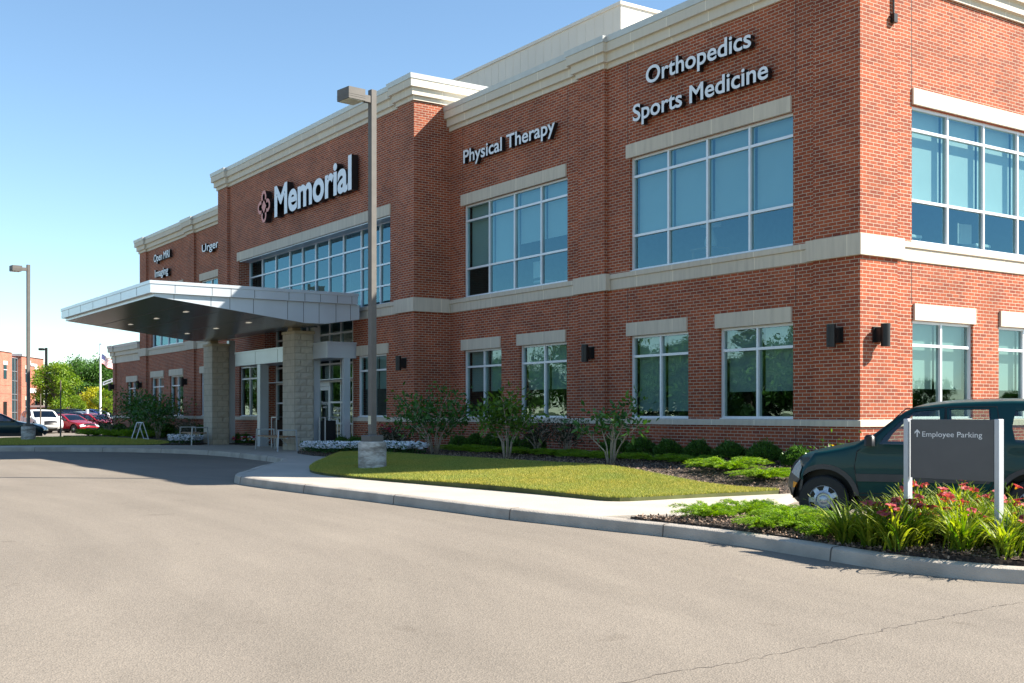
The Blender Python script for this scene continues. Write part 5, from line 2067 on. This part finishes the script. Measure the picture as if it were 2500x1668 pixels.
spots = [(4.75, -6.15), (4.55, -5.6), (4.35, -5.15), (5.15, -6.3), (5.1, -5.75), (4.9, -5.1), (5.6, -6.45), (5.55, -5.9), (5.5, -5.3), (5.4, -4.75), (5.95, -6.55), (6.0, -5.75), (6.0, -5.2), (6.0, -4.65), (6.45, -6.2), (6.5, -5.6), (6.5, -5.0), (6.55, -4.4), (6.95, -5.45), (7.05, -4.85), (7.1, -4.2), (7.5, -5.3), (7.6, -4.6), (7.7, -3.9), (6.2, -4.2), (5.8, -6.2)]
def px_of(x, y):
    d = Vector((x-CX, y-CY))
    return 1250+2780*(d @ Vector((.5612, .8277)))/(d @ Vector((-.8277, .5612)))
spots = [q for q in spots if px_of(*q) > 2150]+[(5.65, -6.78), (5.2, -5.35), (5.75, -5.0), (5.3, -4.9), (6.75, -5.25), (6.85, -6.05), (6.75, -5.85), (6.25, -5.95), (5.75, -6.1), (5.35, -6.3), (6.3, -5.45), (5.75, -5.5), (6.85, -4.75), (6.98, -6.45), (5.86, -6.5)]
for x, y in spots:
    daylily(x+random.uniform(-.08, .08), y+random.uniform(-.08, .08), 'flowering daylily in the crowded clumps around and behind the parking sign', random.choice((1, 2, 2, 3)), random.uniform(.9, 1.1), hs=1.0)

# leggy multi-stem shrubs in front of the facade
def stem_shrub(loc, label, H, spreadx, spready, nst, nleaf, mat='mag', lean=(0, 0), leafL=.12, clump=.16, bare=.45, name='tall_shrub', grp=None, stemmat='twig', seed=0):
    r = random.Random(seed+5)
    g = np.random.default_rng(seed+900)
    t = thing(name, loc, label, 'shrub', grp)
    mb = MB()
    tips = []
    for k in range(nst):
        a = 2*math.pi*k/nst+r.uniform(-.4, .4)
        rr = r.uniform(.35, 1.0)
        tx, ty = math.cos(a)*rr*spreadx+lean[0], math.sin(a)*rr*spready+lean[1]
        h = H*r.uniform(.55, 1.0)
        p0 = (math.cos(a)*.06, math.sin(a)*.06, -.05)
        p1 = (tx*.22+r.uniform(-.04, .04), ty*.22, h*.35)
        p2 = (tx*.55+r.uniform(-.06, .06), ty*.55, h*.68)
        p3 = (tx, ty, h)
        q = [Vector(p) for p in (p0, p1, p2, p3)]
        mb.tube(q, [.017, .013, .009, .003], 6)
        tips.append((q[3], 1.0)); tips.append((q[2].lerp(q[3], .5), .8))
        for b in range(4):
            s = q[1].lerp(q[2], r.uniform(.2, 1)) if b < 2 else q[2].lerp(q[3], r.uniform(0, .8))
            e = s+Vector((r.uniform(-.45, .45)*spreadx*.7, r.uniform(-.45, .45)*spready*.7, r.uniform(.05, .38)*H*.45))
            mb.tube([s, s.lerp(e, .5)+Vector((0, 0, -.02)), e], [.009, .006, .003], 5)
            if e.z > bare*H:
                tips.append((e, .8))
    mb.build('stems', M[stemmat], t, local=True, smooth=True)
    T = np.array([tuple(p) for p, w in tips])
    idx = g.integers(0, len(T), nleaf)
    P = T[idx]+g.normal(0, clump, (nleaf, 3))*np.array([1, 1, .75])
    D = unit(P-T[idx])*.8+g.normal(0, .6, (nleaf, 3))+np.array([0, 0, .25])
    global rng
    rng = g
    V, F = leaf_quads(P, D, g.uniform(.6, 1.15, nleaf)*leafL, g.uniform(.35, .5, nleaf)*leafL, .12)
    put_mesh('foliage', np_mesh('shrub_leaves', V, F, M[mat]), t)
    return t
stem_shrub((-10.25, -3.0, zl(-10.2, -3)), 'dense dark green multi-stem shrub nearest the lamp post', 1.42, 1.45, .8, 10, 1150, 'mag', (-.3, 0), seed=1, clump=.20, leafL=.145)
stem_shrub((-7.1, -3.0, zl(-7.1, -3)), 'lighter green multi-stem shrub in front of the two-part windows', 1.45, 1.0, .7, 9, 900, 'mag2', (-.15, 0), seed=2, clump=.15, bare=.35, leafL=.15)
stem_shrub((-3.5, -3.0, zl(-3.5, -3)), 'sparse leggy shrub with bare pale branches, nearest the parked SUV', 1.32, .95, .7, 7, 330, 'mag', (.15, 0), seed=3, clump=.11, bare=.5, leafL=.15)
stem_shrub((-36.9, -1.6, .37), 'broad dark green shrub in the left bed by the empty sign stand', 1.75, 2.4, 1.0, 12, 1700, 'mag', (.2, 0), seed=4, clump=.34, leafL=.17)
stem_shrub((-40.2, -1.6, .37), 'tall thin shrub with open twigs before the far left windows', 2.2, 1.7, .9, 9, 1500, 'mag', (0, 0), seed=5, clump=.26, leafL=.16, bare=.35)
stem_shrub((-44.4, -1.8, .33), 'low bare-stemmed shrub at the left end of the bed', 1.3, 1.3, .8, 9, 420, 'rose', (0, 0), seed=6, clump=.22, leafL=.14, bare=.3)
# dark rose bushes
for i, (x, y, h, sx, lab) in enumerate(((-15.7, -1.3, .78, .75, 'dark rose bush with a red bloom behind the lamp post footing'), (-14.3, -1.9, .62, .6, 'dark rose bush at the inner corner of the brick wall'), (-8.55, -1.15, .72, .6, 'dark rose bush behind the middle junipers'), (-7.45, -1.1, .74, .6, 'second dark rose bush under the middle window'), (-34.2, -1.2, .8, .9, 'dark rose bush left of the far pier'), (-32.2, -1.7, .75, .8, 'dark rose bush beside the far pier'), (.25, -1.0, .55, .35, 'pale leggy rose above the SUV bonnet'))):
    t = stem_shrub((x, y, zl(x, y) if x > -20 else .36), lab, h, sx, .5, 9, 900 if x < 0 else 160, 'rose' if x < 0 else 'mag2', seed=20+i, clump=.12, leafL=.075, bare=.1, name='rose_bush')
    nb = 3 if i in (0, 1) else (0 if x < 0 else 2)
    for k in range(nb):
        mb = MB()
        for q in range(9):
            a = q*.7; rr = .012+.004*q
            mb.add([(0, 0, 0), (rr*math.cos(a), rr*math.sin(a), .03), (1.5*rr*math.cos(a+.4), 1.5*rr*math.sin(a+.4), .045), (rr*math.cos(a+.8), rr*math.sin(a+.8), .03)], [(0, 1, 2, 3)])
        o = mb.build('bloom', M['petal_pink'] if x < 0 else M['petal_yellow'], t, local=True)
        o.location = (random.uniform(-.35, .35)*sx, -.15, h*random.uniform(.75, 1.0))
        o.scale = (1.5, 1.5, 1.5) if x < 0 else (.6, .6, .6)
# low boxwood hedge along the far left wall
for i, x in enumerate((-48.6, -47.4, -46.2, -43.0, -41.8, -39.4, -38.2, -35.6, -33.6, -32.4, -31.4)):
    boxwood(x, -.75, 'low dark boxwood along the far left wall, %s from the left end' % ords[i], 1.5, 'boxwoods along the far left wall', .33)
for i, (x, y) in enumerate(((-47.5, -2.0), (-45.6, -2.1), (-42.2, -2.0), (-38.8, -2.0))):
    juniper(x, y, .36, 'low juniper in the left bed, %s from the left end' % ords[i], 1.2, .8, 'junipers in the left bed')

# bedding flowers
def flower_patch(poly, zf, n, mats, label, h=.22, size=.035, cat='flowers', name='white_petunias'):
    Q = scatter(poly, n*2)
    P = np.array([(x, y, zf(x, y)+random.uniform(.02, h)) for x, y in Q])
    global rng
    rng = np.random.default_rng(len(poly)+n)
    D = rng.normal(size=(len(P), 3)); D[:, 2] = np.abs(D[:, 2])
    V, F = leaf_quads(P, D, rng.uniform(.05, .09, len(P)), rng.uniform(.025, .04, len(P)))
    V = list(map(tuple, V)); F = list(map(tuple, F)); MI = [0]*len(F)
    for x, y in scatter(poly, n):
        z = zf(x, y)+h*random.uniform(.55, 1.1)
        tx, ty = random.uniform(-.7, .7), random.uniform(-1.0, .5)
        nv = Vector((tx, ty, 1.1)).normalized()
        a = nv.orthogonal().normalized(); b = nv.cross(a)
        o = len(V); mi = random.randrange(len(mats))+1
        s = size*random.uniform(.8, 1.2)
        c = Vector((x, y, z))
        V.append(tuple(c-nv*s*.5))
        for k in range(10):
            an = 2*math.pi*k/10
            rad = s*(1.0 if k % 2 == 0 else .88)
            V.append(tuple(c+(a*math.cos(an)+b*math.sin(an))*rad+nv*s*.1*(k % 2)))
        for k in range(0, 10, 2):
            F.append((o, o+1+k, o+1+(k+1) % 10, o+1+(k+2) % 10)); MI.append(mi)
    o = link(name, np_mesh(name, V, F, [M['bed_leaf']]+[M[m] for m in mats], MI))
    tag(o, label, cat, kind='stuff')
flower_patch([(-16.9,-3.6),(-15.0,-3.85),(-12.6,-3.9),(-10.3,-3.8),(-10.2,-3.2),(-13,-3.1),(-16.8,-2.6)], zl, 2800, ['petunia'], 'drift of white petunias behind the lamp post footing', .27, .046)
flower_patch([(-32.7,-2.5),(-30,-3.3),(-27.4,-4.1),(-26.9,-3.4),(-28.6,-2.3),(-31,-2.0)], zleft, 900, ['petunia'], 'drift of white petunias beside the far pier', .26, .045)
flower_patch([(-28.2,-1.2),(-28.0,-1.85),(-25.5,-1.9),(-25.3,-1.2)], zleft, 70, ['petal_pink', 'petunia', 'petal_yellow', 'petal_pink'], 'mixed pink, white and yellow bedding flowers by the doors', .26, .05, name='bedding_flowers')

# ------------------------------------------------------------------ trees
def tree_meshes(seed, H, R, zc, nleaf, mat, leafL, shape='round', trunk_r=.14):
    g = np.random.default_rng(seed+1500)
    r = random.Random(seed)
    K = 60
    cen = []
    while len(cen) < K:
        p = g.uniform(-1, 1, 3)
        if shape == 'cone':
            hgt = g.random()**1.25
            rad = (1-hgt)*R*g.uniform(.35, 1.0)
            a = g.uniform(0, 2*np.pi)
            cen.append((rad*np.cos(a), rad*np.sin(a), zc+(H-zc)*hgt))
        else:
            if p@p < 1 and p@p > .12:
                w = R*(1-.25*max(0, p[2]))*(1+.12*np.sin(5*np.arctan2(p[1], p[0])+seed))
                cen.append((p[0]*w, p[1]*w, (zc+H)/2+p[2]*(H-zc)/2*.95))
    cen = np.array(cen)
    mb = MB()
    top = .75*H
    mb.tube([(0, 0, -.2), (r.uniform(-.05, .05), 0, zc*.7), (r.uniform(-.1, .1), .05, zc+.3*(H-zc)), (.0, .0, top)], [trunk_r*1.25, trunk_r, trunk_r*.65, trunk_r*.15], 8)
    for c in cen[:34]:
        s = Vector((0, 0, max(zc*.75, c[2]-.35*(H-zc)*r.uniform(.4, 1))))
        e = Vector(c)
        mb.tube([s, s.lerp(e, .5)+Vector((0, 0, .08*H*.3)), e], [trunk_r*.35, trunk_r*.2, trunk_r*.06], 5)
    o = mb.build('limbs', M['bark'], None, smooth=True)
    ml = o.data
    bpy.data.objects.remove(o)
    idx = g.integers(0, K, nleaf)
    sg = R*(.20 if shape != 'cone' else .16)
    off = g.normal(0, 1, (nleaf, 3))
    off = unit(off)*np.abs(g.normal(.75, .45, (nleaf, 1)))*sg*1.25
    P = cen[idx]+off*np.array([1, 1, .75])
    D = unit(off)+g.normal(0, .6, (nleaf, 3))
    if shape == 'cone':
        D[:, 2] = -np.abs(D[:, 2])*.5
    global rng
    rng = g
    V, F = leaf_quads(P, D, g.uniform(.7, 1.3, nleaf)*leafL, g.uniform(.45, .75, nleaf)*leafL, .1)
    return np_mesh('crown_leaves', V, F, M[mat]), ml
def tree(loc, meshes, label, sc=1.0, rz=None, name='broadleaf_tree', group=None, szz=1.0):
    t = thing(name, loc, label, 'tree', group, random.uniform(0, 6.28) if rz is None else rz)
    a = put_mesh('crown', meshes[0], t); b = put_mesh('trunk', meshes[1], t)
    for o in (a, b):
        o.scale = (sc, sc, sc*szz)
    return t
T_LIGHT = tree_meshes(1, 6.3, 1.75, 1.5, 9000, 'tree_light', .17)
T_YEL = tree_meshes(2, 4.2, 1.5, 1.1, 3500, 'tree_yellow', .2)
T_DARK = [tree_meshes(3, 8, 3.6, 1.0, 11000, 'tree_dark', .26, trunk_r=.22), tree_meshes(4, 8, 3.4, 1.0, 11000, 'tree_dark', .26, trunk_r=.22)]
T_PINE = tree_meshes(5, 16, 4.2, 1.0, 14000, 'pine', .5, 'cone', .3)
def at_px(px, d, z=.08):
    x, y = seen(px, d)
    return (x, y, z)
tree(at_px(134, 100), T_LIGHT, 'tall light green young tree beside the far brick building', 1.0)
tree(at_px(181, 104), T_LIGHT, 'small bright green tree right of the tall young tree', .52, name='young_tree')
tree(at_px(233, 112), T_YEL, 'small yellow green tree behind the flagpole', .95, name='young_tree')
dk = [(172, 128, .86), (196, 126, .93), (222, 132, 1.0), (246, 128, .93), (270, 134, .98), (292, 130, .95), (320, 136, 1.0)]
for i, (px, d, sc) in enumerate(dk):
    tree(at_px(px, d), T_DARK[i % 2], 'dark green broad tree in the tree line behind the flagpole, %s from the left' % ords[i], sc, group='trees behind the flagpole')
tree(at_px(258, 108), T_LIGHT, 'mid green tree just left of the low brick wing', .62, name='young_tree')

# trees across the road and field that the windows mirror
for i in range(52):
    x = -165+i*3.6+random.uniform(-1.5, 1.5)
    y = -100+random.uniform(-14, 14)
    pine = i % 4 == 1
    tree((x, y, 0), T_PINE if pine else T_DARK[i % 2], 'tree in the row across the road, seen mirrored in the front windows', random.uniform(.8, 1.1) if pine else random.uniform(1.1, 1.75), group='trees across the road', name='pine_tree' if pine else 'broadleaf_tree')
for i in range(16):
    tree((-152+random.uniform(-6, 6), 2-6*i+random.uniform(-2, 2), 0), T_DARK[i % 2], 'tree beyond the left lot outside the view, mirrored in the entrance windows', random.uniform(1.0, 1.5), group='trees beyond the left lot')
for i in range(14):
    a = i/13
    tree((60+70*a+random.uniform(-4, 4), 120-120*a+random.uniform(-8, 8), -.3), T_DARK[i % 2], 'tree beyond the side lot, seen mirrored in the side windows', random.uniform(.5, .8), group='trees beyond the side lot')

# ------------------------------------------------------------------ far left: brick building, enclosure, flag, poles
P0 = Vector((-109.5, 4.6)); EU = Vector((-.867, .499)); EN = Vector((.499, .867))
def bw(u, o, z):
    p = P0+EU*u+EN*o
    return (p.x, p.y, z)
FB = thing('brick_office', bw(0, 0, .05), 'sunlit two storey brick office with a glazed stair bay far at the left', 'building')
def fb_box(mb, u0, u1, o0, o1, z0, z1):
    v = [bw(u, o, z) for z in (z0, z1) for u, o in ((u0, o0), (u1, o0), (u1, o1), (u0, o1))]
    mb.add(v, [(0, 3, 2, 1), (4, 5, 6, 7), (0, 1, 5, 4), (1, 2, 6, 5), (2, 3, 7, 6), (3, 0, 4, 7)])
mb = MB()
fb_box(mb, -22, 3.3, -14, 0, 0, 7.75)
fb_box(mb, 6.1, 13.0, -14, 0, 0, 7.55)
fb_box(mb, 3.3, 6.1, -14, -.6, 0, 7.4)
mb.build('wall', M['brick_far'], FB)
mb = MB()
fb_box(mb, -22.1, 3.4, -14.1, .12, 7.751, 8.0)
fb_box(mb, 6.0, 13.1, -14.1, .12, 7.551, 7.8)
mb.build('coping', M['coping'], FB)
mb = MB()
fb_box(mb, 3.35, 6.05, -.58, -.5, .05, 7.35)
M['dark_glazing'] = basic('dark_glazing', (.022, .055, .065), .25, 0, spec=0.4)
gz = mb.build('stair_glazing', M['dark_glazing'], FB)
mb = MB()
for z in (.1, 1.6, 2.9, 3.5, 4.9, 5.9, 7.3):
    fb_box(mb, 3.35, 6.05, -.495, -.42, z-.03, z+.03)
for u in (3.4, 4.3, 5.2, 6.0):
    fb_box(mb, u-.03, u+.03, -.415, -.36, .05, 7.35)
mb.build('mullions', M['steel'], gz)
for u0, u1, z0, z1 in ((.95, 1.85, 5.0, 6.4), (7.25, 8.05, 4.85, 6.2), (10.2, 11.0, 4.85, 6.2), (7.25, 8.05, 1.0, 2.9), (10.2, 11.0, 1.0, 2.9), (-4, -3.1, 5.0, 6.4), (-4, -3.1, 1, 2.9)):
    mb = MB()
    fb_box(mb, u0, u1, -.05, .02, z0, z1)
    wv = mb.build('window', M['dark_glazing'], FB)
    mb = MB()
    fb_box(mb, u0-.02, u1+.02, .021, .05, (z0+z1)/2+.2, (z0+z1)/2+.27)
    mb.build('window_bar', M['frame'], wv)
    mb = MB()
    fb_box(mb, u0-.15, u1+.15, .0, .06, z1+.02, z1+.42)
    mb.build('lintel', M['stone'], FB)
mb = MB()
fb_box(mb, .9, 1.9, -.05, .02, .1, 2.7)
mb.build('door', M['bronze'], FB)
for z0, z1 in ((4.35, 4.42), (3.5, 3.56)):
    for u0, u1 in ((-6, 3.0), (6.4, 12.8)):
        mb = MB()
        fb_box(mb, u0, u1, .0, .03, z0, z1)
        mb.build('brick_string_course', M['brick_far'], FB)
mb = MB()
fb_box(mb, 7.6, 10.4, .03, .10, 3.72, 4.22)
tag(mb.build('office_sign', M['white'], FB), 'white sign strip')
mb = MB()
V = [bw(8.3+.38*math.cos(a), .08, 6.95+.38*math.sin(a)) for a in [6.283*k/16 for k in range(16)]]
V2 = [bw(8.3+.2*math.cos(a), .08, 6.95+.2*math.sin(a)) for a in [6.283*k/16 for k in range(16)]]
mb.add(V+V2, [(k, (k+1) % 16, 16+(k+1) % 16, 16+k) for k in range(16)])
mb.build('office_emblem', M['white'], FB)
mb = MB()
fb_box(mb, 8.8, 10.7, .05, .09, 6.62, 6.88)
mb.build('office_sign', M['white'], FB)

ex, ey = seen(82, 112); fx_, fy_ = seen(160, 112)
EN2 = thing('bin_enclosure', (ex, ey, .05), 'low brick enclosure with grey double gate beside the far brick office', 'enclosure')
ed = Vector((fx_-ex, fy_-ey)); el = ed.length; ed.normalize(); en = Vector((ed.y, -ed.x))
def eb(mb, u0, u1, o0, o1, z0, z1):
    v = []
    for z in (z0, z1):
        for u, o in ((u0, o0), (u1, o0), (u1, o1), (u0, o1)):
            p = Vector((ex, ey))+ed*u+en*o
            v.append((p.x, p.y, z))
    mb.add(v, [(0, 3, 2, 1), (4, 5, 6, 7), (0, 1, 5, 4), (1, 2, 6, 5), (2, 3, 7, 6), (3, 0, 4, 7)])
mb = MB(); eb(mb, el*.74, el, -3, 0, 0, 2.1); mb.build('wall', M['brick_far'], EN2)
mb = MB(); eb(mb, -.3, .3, -3, 0, 0, 2.1); mb.build('wall', M['brick_far'], EN2)
mb = MB(); eb(mb, -.4, el+.1, -3.1, .1, 2.101, 2.3); mb.build('coping', M['coping'], EN2)
for u0, u1 in ((.32, el*.37), (el*.375, el*.735)):
    mb = MB(); eb(mb, u0, u1, -.1, -.02, .1, 2.05); mb.build('gate', M['bronze'], EN2)

x, y = seen(245, 92)
fp = post((x, y, .08), 6.9, .09, 'white flagpole flying a United States flag beside the low wing', 'flagpole', M['white'], 'flagpole')
mb = MB(); mb.lathe([(0, -.09), (.06, -.07), (.09, 0), (.06, .07), (0, .09)], (0, 0, 6.98), 'Z', 10); mb.build('finial', M['chrome'], fp, smooth=True, local=True)
fl = thing('national_flag', (x+RT.x*.08, y+RT.y*.08, 6.3), 'United States flag hanging from the white flagpole', 'flag')
nu, nv_ = 16, 13
def fpnt(u, v):
    s = u*1.25
    w = .16*math.sin(u*7+v*1.2)*u
    d = RT*(s*.62)+FW*(w+.3*s)
    return (d.x, d.y, -v*.78-s*.42+.05*math.sin(u*9))
groups = {'stripes_red': [], 'stripes_white': [], 'canton': []}
for i in range(nu):
    for j in range(nv_):
        k = 'canton' if i < 6 and j < 7 else ('stripes_red' if j % 2 == 0 else 'stripes_white')
        groups[k].append([fpnt((i+a)/nu, (j+b)/nv_) for a, b in ((0, 0), (1, 0), (1, 1), (0, 1))])
for k, m in (('stripes_red', 'flag_red'), ('stripes_white', 'flag_white'), ('canton', 'flag_blue')):
    mb = MB()
    for q in groups[k]:
        mb.add(q, [(0, 1, 2, 3)])
    mb.build(k, M[m], fl, local=True, merge=True)
mb = MB()
for r_ in range(5):
    for c_ in range(6):
        q = Vector(fpnt((c_+.5)/nu, (r_*1.35+.7)/nv_))-Vector((FW.x, FW.y, 0))*.012
        mb.add([q+Vector((RT.x*a*.022, RT.y*a*.022, b*.022)) for a, b in ((-1, 0), (0, -1), (1, 0), (0, 1))], [(0, 1, 2, 3)])
tag(mb.build('stars', M['flag_white'], fl, local=True), kind='stuff')

x, y = seen(113, 100)
lp3 = thing('street_lamp', (x, y, .06), 'distant dark lamp post rising in front of the far brick office', 'street lamp', 'shoebox lamp posts on concrete footings', math.radians(-34))
mb = MB(); mb.cbox(-.09, .09, -.09, .09, 0, 7.2, .01); mb.build('pole', M['bronze'], lp3, local=True)
mb = MB(); mb.cbox(-.2, .2, -.62, -.22, 6.97, 7.17, .02); mb.box(-.05, .05, -.23, -.1, 7.02, 7.12); mb.build('lamp_head', M['bronze'], lp3, local=True)
for px, d, h, lab in ((213, 90, 1.75, 'white bollard pipe between the minivan and the first red car'), (264, 92, 1.5, 'white bollard pipe near the blue car')):
    x, y = seen(px, d)
    post((x, y, .06), h, .17, lab, 'bollard', M['white'], 'bollard')
for px, d, h, lab in ((99, 70, 2.6, 'thin rusty marker post with a dry vine before the white crossover'), (148, 62, 3.2, 'thin rusty marker post in front of the red car')):
    x, y = seen(px, d)
    post((x, y, .1), h, .045, lab, 'post', M['bark'], 'marker_post')
x, y = seen(252, 100)
ma = thing('mast_arm', (x, y, .06), 'white mast arm reaching out from behind the low brick wing', 'mast arm')
mb = MB()
for k in range(2):
    mb.tube([(RT.x*s*1.9, RT.y*s*1.9, 4.15+.75*s-k*.22) for s in (0, 1.6)], .06, 6)
for s in (0, .4, .8, 1.2, 1.6):
    mb.tube([(RT.x*s*1.9, RT.y*s*1.9, 3.93+.75*s), (RT.x*s*1.9, RT.y*s*1.9, 4.15+.75*s)], .05, 6)
mb.tube([(RT.x*1.9*1.6, RT.y*1.9*1.6, 0), (RT.x*1.9*1.6, RT.y*1.9*1.6, 5.6)], .12, 8)
mb.build('arm', M['white'], ma, local=True)

# table lamps and chairs that show dimly behind the upper windows
def table_lamp(x, y, label):
    t = thing('table_lamp', (x, y, 4.55), label, 'lamp', 'white table lamps behind the upper windows')
    mb = MB(); mb.lathe([(0, .62), (.10, .62), (.14, .72), (.13, .82), (.06, 1.0), (.03, 1.14), (0, 1.14)], (0, 0, 0), 'Z', 18); mb.build('lamp_base', M['white'], t, smooth=50, local=True)
    mb = MB(); mb.lathe([(.24, 1.12), (.20, 1.42)], (0, 0, 0), 'Z', 20); mb.build('lamp_shade', M['white'], t, smooth=True, local=True)
    mb = MB(); mb.cbox(-.35, .35, -.3, .3, .58, .62, .01)
    for a in (-.3, .3):
        for b_ in (-.25, .25):
            mb.box(a-.02, a+.02, b_-.02, b_+.02, 0, .58)
    mb.build('side_table', M['wood'], t, local=True)
table_lamp(-4.85, .95, 'white table lamp behind the widest upper window near the corner')
table_lamp(-9.55, .95, 'white table lamp behind the upper window with lettering Physical Therapy above')
def chair(x, y, rz, label):
    t = thing('office_chair', (x, y, 4.55), label, 'chair', 'chairs behind the upper side window', rz)
    mb = MB(); mb.cbox(-.24, .24, -.23, .23, .43, .49, .02); mb.build('seat', M['blind'], t, local=True)
    mb = MB()
    V = [(-.22+.44*i/4, .24+.05*math.cos(math.pi*(i/4-.5)), z) for z in (.55, .75, .98) for i in range(5)]
    mb.add(V, [(j*5+i, j*5+i+1, j*5+i+6, j*5+i+5) for j in range(2) for i in range(4)])
    mb.build('backrest', M['blind'], t, smooth=True, local=True)
    for a in (-.2, .2):
        for b_ in (-.2, .2):
            mb = MB(); mb.tube([(a, b_, 0), (a, b_, .46)], .014, 6); mb.build('leg', M['steel'], t, local=True)
chair(-.75, 2.3, 1.57, 'pale chair behind the first pane of the upper side window')
chair(-.75, 4.6, 1.5, 'pale chair behind the third pane of the upper side window')
chair(-11.0, .85, 3.14, 'pale chair behind the upper window under Physical Therapy')
